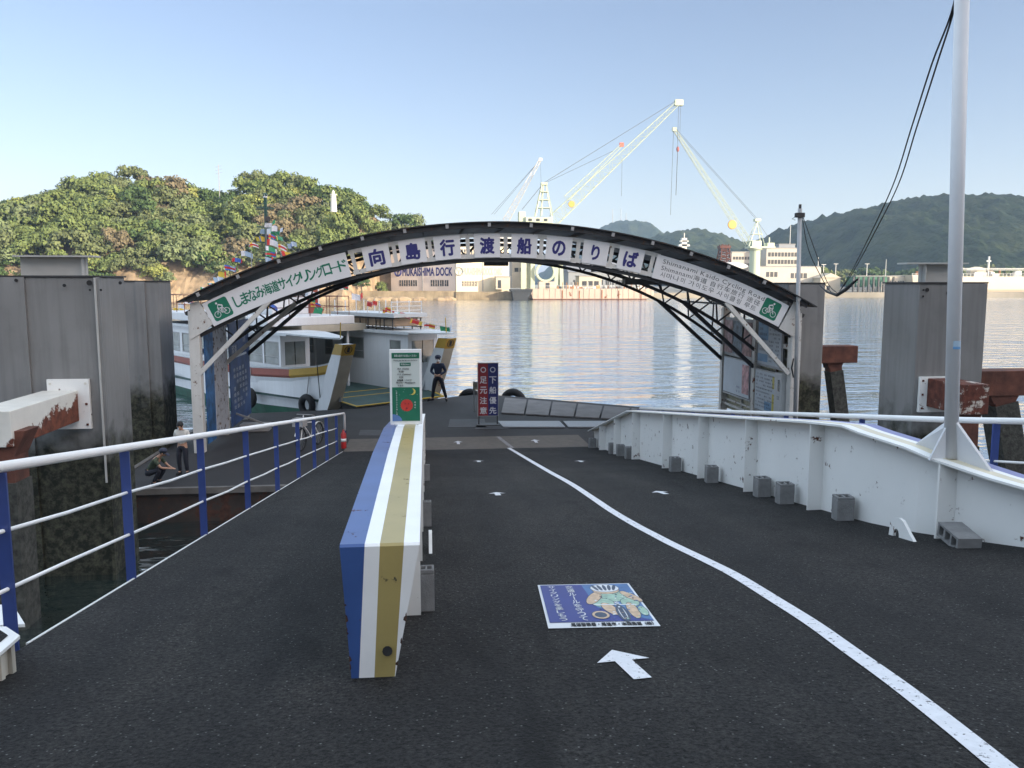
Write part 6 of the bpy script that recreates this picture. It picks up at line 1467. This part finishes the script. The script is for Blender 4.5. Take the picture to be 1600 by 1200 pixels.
def hill(name,sky_,Yc,front,back,nx,ny,m,amp,cs,zbase=2):
    px0,px1=sky_[0][0],sky_[-1][0]; xs=[X_(px0+(px1-px0)*i/nx,Yc) for i in range(nx+1)]; cr=[Z_(px0+(px1-px0)*i/nx,interp(sky_,px0+(px1-px0)*i/nx),Yc) for i in range(nx+1)]
    vs=[];fs=[]
    for j in range(ny+1):
        k=j/ny; Y=Yc-front+(front+back)*k
        s=(Y-(Yc-front))/front if Y<=Yc else 1-(Y-Yc)/back
        s=max(0,min(1,s)); s=math.sin(s*math.pi/2)**1.0
        for i,x in enumerate(xs):
            h=(cr[i]-zbase)*s; q=V((x/cs,Y/cs,0)); 
            rid=noise.noise(V((x/140,Y/160,3)))*.18*s*(1-s)*4*(cr[i]-zbase)
            c=noise.cell(q*1.0) if 0 else 0
            cd_,_=noise.voronoi(q)[:2] if 1 else 0
            bump=(1-min(1,cd_[0]*1.3))*amp+noise.noise(q*.4)*amp*.8
            vs.append((x,Y,zbase-3+h+rid+(bump if s>.03 else 0)+3*min(1,s*8)))
    for j in range(ny):
        for i in range(nx): o=j*(nx+1)+i; fs.append((o,o+1,o+nx+2,o+nx+1))
    mb=MB(); mb.v=vs; mb.f=fs; mb.m=[0]*len(fs); return tag(mb.build(name,m,origin=(0,0,0),smooth=True),kind='structure')
FR=forestmat('forest_shaded',(.005,.014,.008),(.020,.034,.014),(.036,.046,.018),.11)  # albedo cut to near black: shade on this slope put into the colour
FR2=forestmat('forest_hazy',(.02,.034,.016),(.045,.06,.026),(.06,.07,.03),.08)  # paler forest copy: haze over the farther hills put into the colour
hill('hill',[(1215,440),(1235,405),(1250,385),(1270,362),(1300,342),(1350,329),(1400,318),(1430,311),(1480,312),(1500,316),(1530,314),(1565,324),(1600,321),(1680,330),(1800,345),(1950,380),(2100,430)],900,330,500,380,110,FR,6,9)
hill('hill',[(960,440),(1000,400),(1025,374),(1045,366),(1075,365),(1100,372),(1130,383),(1160,392),(1200,398),(1260,412),(1330,425),(1400,440)],1350,350,500,200,60,FR2,8,12)
hill('hill',[(850,440),(900,392),(925,365),(950,353),(965,349),(985,349),(1000,358),(1015,368),(1040,382),(1100,402),(1180,420),(1300,440)],2300,600,700,160,50,FR2,10,18)
# low green belt at the foot of the right hill
# ---------------------------------------------------------------- wooded island on the left
SK=[(-420,400),(-300,370),(-200,345),(-60,325),(0,318),(60,312),(110,300),(150,285),(200,280),(280,282),(320,305),(370,312),(395,285),(440,282),(500,290),(560,304),(610,326),(650,345),(700,368),(745,400)]
ICR=lambda x:(lambda lo,hi:0)(0,0)
YI=330; YF=272
sx=[(X_(p,YI),Z_(p,y,YI)-5.0) for p,y in SK]
XA_,XB_=X_(540,283),X_(588,290)
def yfx(x): return 272+43*max(0,min(1,(x-XA_)/(XB_-XA_)))
def izh(x,Y):
    YF=yfx(x)
    s=max(0,min(1,(Y-YF)/(YI-YF))); cr=interp(sx,x)
    cl=6.0*min(1,s*9)*max(0,min(1,(sx[-1][0]-x)/10))
    up=(max(cr,5)-5)*max(0,(s-.06)/.94)**.8 
    if Y>YI: up=(max(cr,5)-5)*max(0,1-(Y-YI)/80)
    return cl*.85+up+noise.noise(V((x/9,Y/9,1)))*1.4*min(1,s*8) - (1 if s<.02 else 0)
ROCK=mat('shore_rock',(.30,.22,.135),.95,var=.5,scale=.35,bump=1,bscale=1.2,dirt=.75,streak=.35)
vs=[];fs=[];nx=190;ny=40;x0=sx[0][0];x1=sx[-1][0]
for j in range(ny+1):
    Y=YF-2+(YI+70-YF)*(j/ny)**1.4
    for i in range(nx+1):
        x=x0+(x1-x0)*i/nx; yy=Y+ (noise.noise(V((x/14,0,5)))*6 if j<20 else 0)*(1-j/20 if j<20 else 0)
        z=izh(x,Y); 
        if j<12: z+=noise.noise(V((x/2.2,Y/2.2,2)))*1.3
        vs.append((x,yy,z if j else -1))
for j in range(ny):
    for i in range(nx): o=j*(nx+1)+i; fs.append((o,o+1,o+nx+2,o+nx+1))
mb=MB(); mb.v=vs;mb.f=fs;mb.m=[0]*len(fs); tag(mb.build('island_ground',ROCK,origin=(0,0,0)),kind='structure')
mb=MB(); r6=random.Random(3)
for i in range(70):
    px=r6.uniform(560,700) if i%3==0 else r6.uniform(500,640); q=P(px,468,Z=0); y=min(q.y,YF+8)-r6.uniform(0,3); mb.ball((q.x,y,.1),r6.uniform(.8,2.0),sc=(1.6,1,.6),nu=7,nv=5)
tag(mb.build('shore_rocks',ROCK),'loose brown rocks along the waterline of the wooded hill','rocks',kind='stuff')
# foliage
def leafmat(name,c,isl=.16):
    m=mat(name,c,.75,var=.25,scale=.22,spec=.2,island=isl); return m
LM={'dark':leafmat('leaf_dark_green',(.055,.09,.03)),'mid':leafmat('leaf_mid_green',(.12,.155,.05)),'yellow':leafmat('leaf_yellow_green',(.23,.25,.07)),'olive':leafmat('leaf_olive',(.11,.13,.055)),'brown':leafmat('leaf_brown',(.145,.12,.07)),'pine':leafmat('leaf_pine',(.13,.16,.075))}
BARK=mat('bark',(.09,.065,.045),.9,var=.3,scale=3)
def crown(seed,rad,hgt,nc,nl,ls):
    rg=np.random.default_rng(seed)
    d=rg.normal(size=(nc,3)); d/=np.linalg.norm(d,axis=1)[:,None]; d[:,2]=np.abs(d[:,2])*1.1-.35
    rr=rg.uniform(.45,.88,nc)[:,None]; cc=d*rr*np.array([rad,rad,hgt*.5]); cc[:,2]+=hgt*.5
    cr=rg.uniform(.28,.46,nc)*rad
    idx=np.repeat(np.arange(nc),nl); n=len(idx)
    e=rg.normal(size=(n,3)); e/=np.linalg.norm(e,axis=1)[:,None]; e[:,2]=np.where(e[:,2]<-.3,-e[:,2]*.6,e[:,2])
    pos=cc[idx]+e*(cr[idx]*rg.uniform(.72,1.08,n))[:,None]*np.array([1,1,.78])
    nr=e+rg.normal(size=(n,3))*.28; nr/=np.linalg.norm(nr,axis=1)[:,None]
    t=np.cross(nr,rg.normal(size=(n,3))); t/=np.linalg.norm(t,axis=1)[:,None]; b=np.cross(nr,t); s=(ls*rg.uniform(.6,1.3,n))[:,None]
    v=np.stack([pos-t*s-b*s*.6,pos+t*s-b*s*.6,pos+t*s*.8+b*s*.6,pos-t*s*.8+b*s*.6],1).reshape(-1,3)
    return v
def npmesh(name,v,mats,mi=None):
    me=bpy.data.meshes.new(name); n=len(v)//4
    me.vertices.add(len(v)); me.vertices.foreach_set('co',v.astype(np.float32).ravel()); me.loops.add(len(v)); me.loops.foreach_set('vertex_index',np.arange(len(v),dtype=np.int32))
    me.polygons.add(n); me.polygons.foreach_set('loop_start',np.arange(0,len(v),4,dtype=np.int32)); 
    for m in mats: me.materials.append(m)
    if mi is not None: me.polygons.foreach_set('material_index',mi.astype(np.int32))
    me.update(calc_edges=True); me.validate(); return me
CR=[crown(100+i,5.4,9.0,22,90,.36) for i in range(6)]
PROT={}
def tree_mesh(kind,i):
    if (kind,i) not in PROT: PROT[(kind,i)]=npmesh('crown',CR[i],[LM[kind]])
    return PROT[(kind,i)]
mb=MB(); mb.tube([(0,0,-4),(.1,0,2),(.3,.2,5.5)],[.45,.32,.12],7); 
for a in range(5): mb.tube([(.1,0,1.5+a*.5),(2.6*math.cos(a*1.3),2.6*math.sin(a*1.3),4+a*.4)],[.16,.05],5)
to=mb.build('trunk',BARK,local=True); TRM=to.data; bpy.data.objects.remove(to)
KN={'dark':'dark green','mid':'mid green','yellow':'bright yellow-green','olive':'olive','brown':'russet-brown','pine':'grey-green'}
def tree(px,py,Y,kind,i,sc,label,name='broadleaf_tree'):
    q=P(px,py,Y=Y); t=thing(name,label,'tree',(q.x,Y,q.z-5.2*sc),group='individual trees on the wooded hill'); t.scale=(sc,sc,sc); t.rotation_euler=(0,0,i*1.1)
    for nm,me in (('crown',tree_mesh(kind,i%6)),('trunk',TRM)):
        o=bpy.data.objects.new(nm,me); COL.objects.link(o); o.parent=t
    return t
def yy(px,py):   # put a tree at the depth where its line of sight meets the slope
    for k in range(60):
        Y=YF+4+k*1.3; q=P(px,py,Y=Y)
        if q.z-4<izh(q.x,Y): return Y
    return YI
TL=[(60,300,'pine','leftmost crest tree, feathery grey-green, above the left edge of the big pile'),
 (20,335,'pine','grey-green tree cut by the left edge of the picture, on the skyline'),
 (112,296,'pine','grey-green crest tree just left of the tallest dark crown'),
 (150,280,'dark','tall dark olive crown at the left end of the high crest'),(190,282,'olive','broad olive crest crown in the middle of the left summit'),
 (222,282,'yellow','yellow-green crest crown left of the notch in the left summit'),(258,278,'yellow','big bright yellow-green crest crown right of the notch in the left summit'),
 (295,290,'yellow','yellow-green crown at the right shoulder of the left summit'),
 (325,312,'olive','olive crown below the thin aerial on the saddle'),(358,318,'olive','dull olive crown at the right end of the saddle'),
 (402,283,'dark','dark crown at the left edge of the second summit'),(425,278,'mid','tall round crown, highest of the second summit'),
 (455,288,'yellow','bright rounded crown right of the highest one on the second summit'),(492,290,'dark','dark broad crown on the second summit left of the white beacon'),
 (545,305,'olive','olive crown on the ridge just right of the white beacon'),(585,325,'mid','small crown halfway down the ridge right of the white beacon'),(618,342,'olive','last ridge crown just above the arch roof'),
 (75,345,'mid','large sunlit crown low left, above the pale beam stub'),(35,365,'mid','wide pale crown on the lower left slope'),(130,335,'pine','layered grey-green crown in the middle of the left slope'),
 (250,320,'brown','russet leafless-looking tree below the left summit'),(285,330,'olive','spreading olive crown right of the russet tree'),(225,350,'brown','russet-brown patch of tree low on the left slope'),
 (375,350,'yellow','bright yellow-green tree on the slope left of the flag strings'),(325,385,'mid','large round green tree low on the slope left of the flag strings'),(345,400,'mid','second round green tree at the foot of the slope beside the flags'),
 (215,390,'dark','dark round tree right above the sandy bank'),(180,400,'mid','green bush-like tree over the sandy bank right of the pale beam stub'),(590,440,'mid','green tree beside the pink-grey dock shed')]
for k,(px,py,kd,lab) in enumerate(TL):
    Y=yy(px,py) if py>300 else 322
    tree(px,py+(10 if py>300 else 14),Y,kd,k,1.05 if k not in (5,7,15,16,28) else .75,lab)
t=tree(565,442,285,'dark',3,.55,'dark green shrub-like tree on the bank left of the dock shed')
# remaining wood: one mass
rg=random.Random(11); vv=[];mi=[]; kinds=list(LM); kw=[26,32,6,18,2,18]
for j in range(13):
    Y=YF+2.5+j*4.7
    for i in range(50):
        x=x0+(x1-x0)*(i+rg.uniform(-.4,.4)+.5*(j%2))/50; y=Y+rg.uniform(-2.5,2.5); z=izh(x,y)
        edge=(sx[-1][0]-x)
        if edge<14 and j<6: continue
        if j<1 and (rg.random()<.35 or noise.noise(V((x/16,3,1)))>.15): continue
        if Y>YI: continue
        if y<yfx(x)+3: continue
        s=rg.uniform(.85,1.35)*(.8 if j<2 else 1)*(1 if edge>20 else max(.5,edge/20)); k=rg.choices(range(6),kw)[0]
        zone=noise.noise(V((x/22,y/40,7)))
        if zone>.36: k=kinds.index('brown') if rg.random()<.45 else kinds.index('olive')
        elif zone<-.3: k=kinds.index('mid')
        v=CR[rg.randrange(6)]; a=rg.uniform(0,6.28); c,s_=math.cos(a),math.sin(a); M=np.array([[c,-s_,0],[s_,c,0],[0,0,1]])
        # thin copies: every second leaf for cost, slightly larger
        q=(v.reshape(-1,4,3)[rg.randrange(2)::2]).reshape(-1,3)@M.T*np.array([s,s,s*rg.uniform(.8,1.2)])+np.array([x,y,z-1.0*s])
        vv.append(q); mi.append(np.full(len(q)//4,k))
me=npmesh('hillside_wood',np.concatenate(vv),[LM[k] for k in kinds],np.concatenate(mi)); o=bpy.data.objects.new('hillside_wood',me); COL.objects.link(o); tag(o,'mixed green, olive and russet woodland covering the hill on the left','wood',kind='stuff')
# distant tree belt under right hill
vv=[];mi=[]
for i in range(170):
    Y=rg.uniform(430,560); px=rg.uniform(1150,1800); q=P(px,440,Y=Y); k=rg.choice((0,1,3)); s=rg.uniform(.7,1.5); v=CR[rg.randrange(6)].reshape(-1,4,3)[::5].copy(); c_=v.mean(1,keepdims=True); v=(v-c_)*2+c_
    vv.append(v.reshape(-1,3)*s+np.array([q.x,Y,2+rg.uniform(0,(Y-430)*.05)])); mi.append(np.full(len(v),k))
me=npmesh('tree_belt',np.concatenate(vv),[LM[k] for k in kinds],np.concatenate(mi)); o=bpy.data.objects.new('tree_belt',me); COL.objects.link(o); tag(o,'low belt of green trees at the foot of the right hill','wood',kind='stuff')
# ---------------------------------------------------------------- town behind the photographer (casts the evening shade)
TW=mat('town_wall',(.4,.38,.35),.8,var=.1)
for i,(x0,x1,y0,y1,h,lab) in enumerate(((9,40,-34,-18,24,'mid-rise waterfront block behind the photographer, nearest the ramp'),(42,75,-36,-19,34,'tall waterfront block behind the photographer, second along the quay'),(77,125,-38,-20,36,'wide waterfront block behind the photographer, farthest along the quay'))):
    t=thing('waterfront_block',lab,'building',((x0+x1)/2,y0,4.1)); mb=MB(); mb.box((x0,y0,4.0),(x1,y1,4.1+h)); mb.build('wall',TW,t)
    mb=MB(); mb.box((x0-.3,y0-.3,4.1+h),(x1+.3,y1+.3,4.6+h)); mb.build('roof',ROOFB,t)
    for f in range(int(h/3.4)):
        mb=MB()
        for c in range(int((x1-x0)/4)): mb.box((x0+1+c*4,y1+.01,5.4+f*3.4),(x0+3.6+c*4,y1+.05,7.0+f*3.4))
        mb.build('window',WIN,t)
# ---------------------------------------------------------------- haze
hm=bpy.data.materials.new('haze'); hm.use_nodes=True; nt=hm.node_tree; nt.nodes.remove(nt.nodes['Principled BSDF']); pv=nt.nodes.new('ShaderNodeVolumePrincipled'); pv.inputs['Color'].default_value=(.55,.74,1,1); pv.inputs['Density'].default_value=HAZE if 'HAZE' in globals() else .00014; pv.inputs['Anisotropy'].default_value=.2
nt.links.new(pv.outputs[0],nt.nodes['Material Output'].inputs['Volume'])
mb=MB(); mb.box((-4100,-80,-6),(4100,9100,360)); o=mb.build('haze',hm,origin=(0,0,0)); tag(o,kind='stuff')
for m in bpy.data.materials:
    if m.name=='haze': m.cycles.homogeneous_volume=True if hasattr(m.cycles,'homogeneous_volume') else None
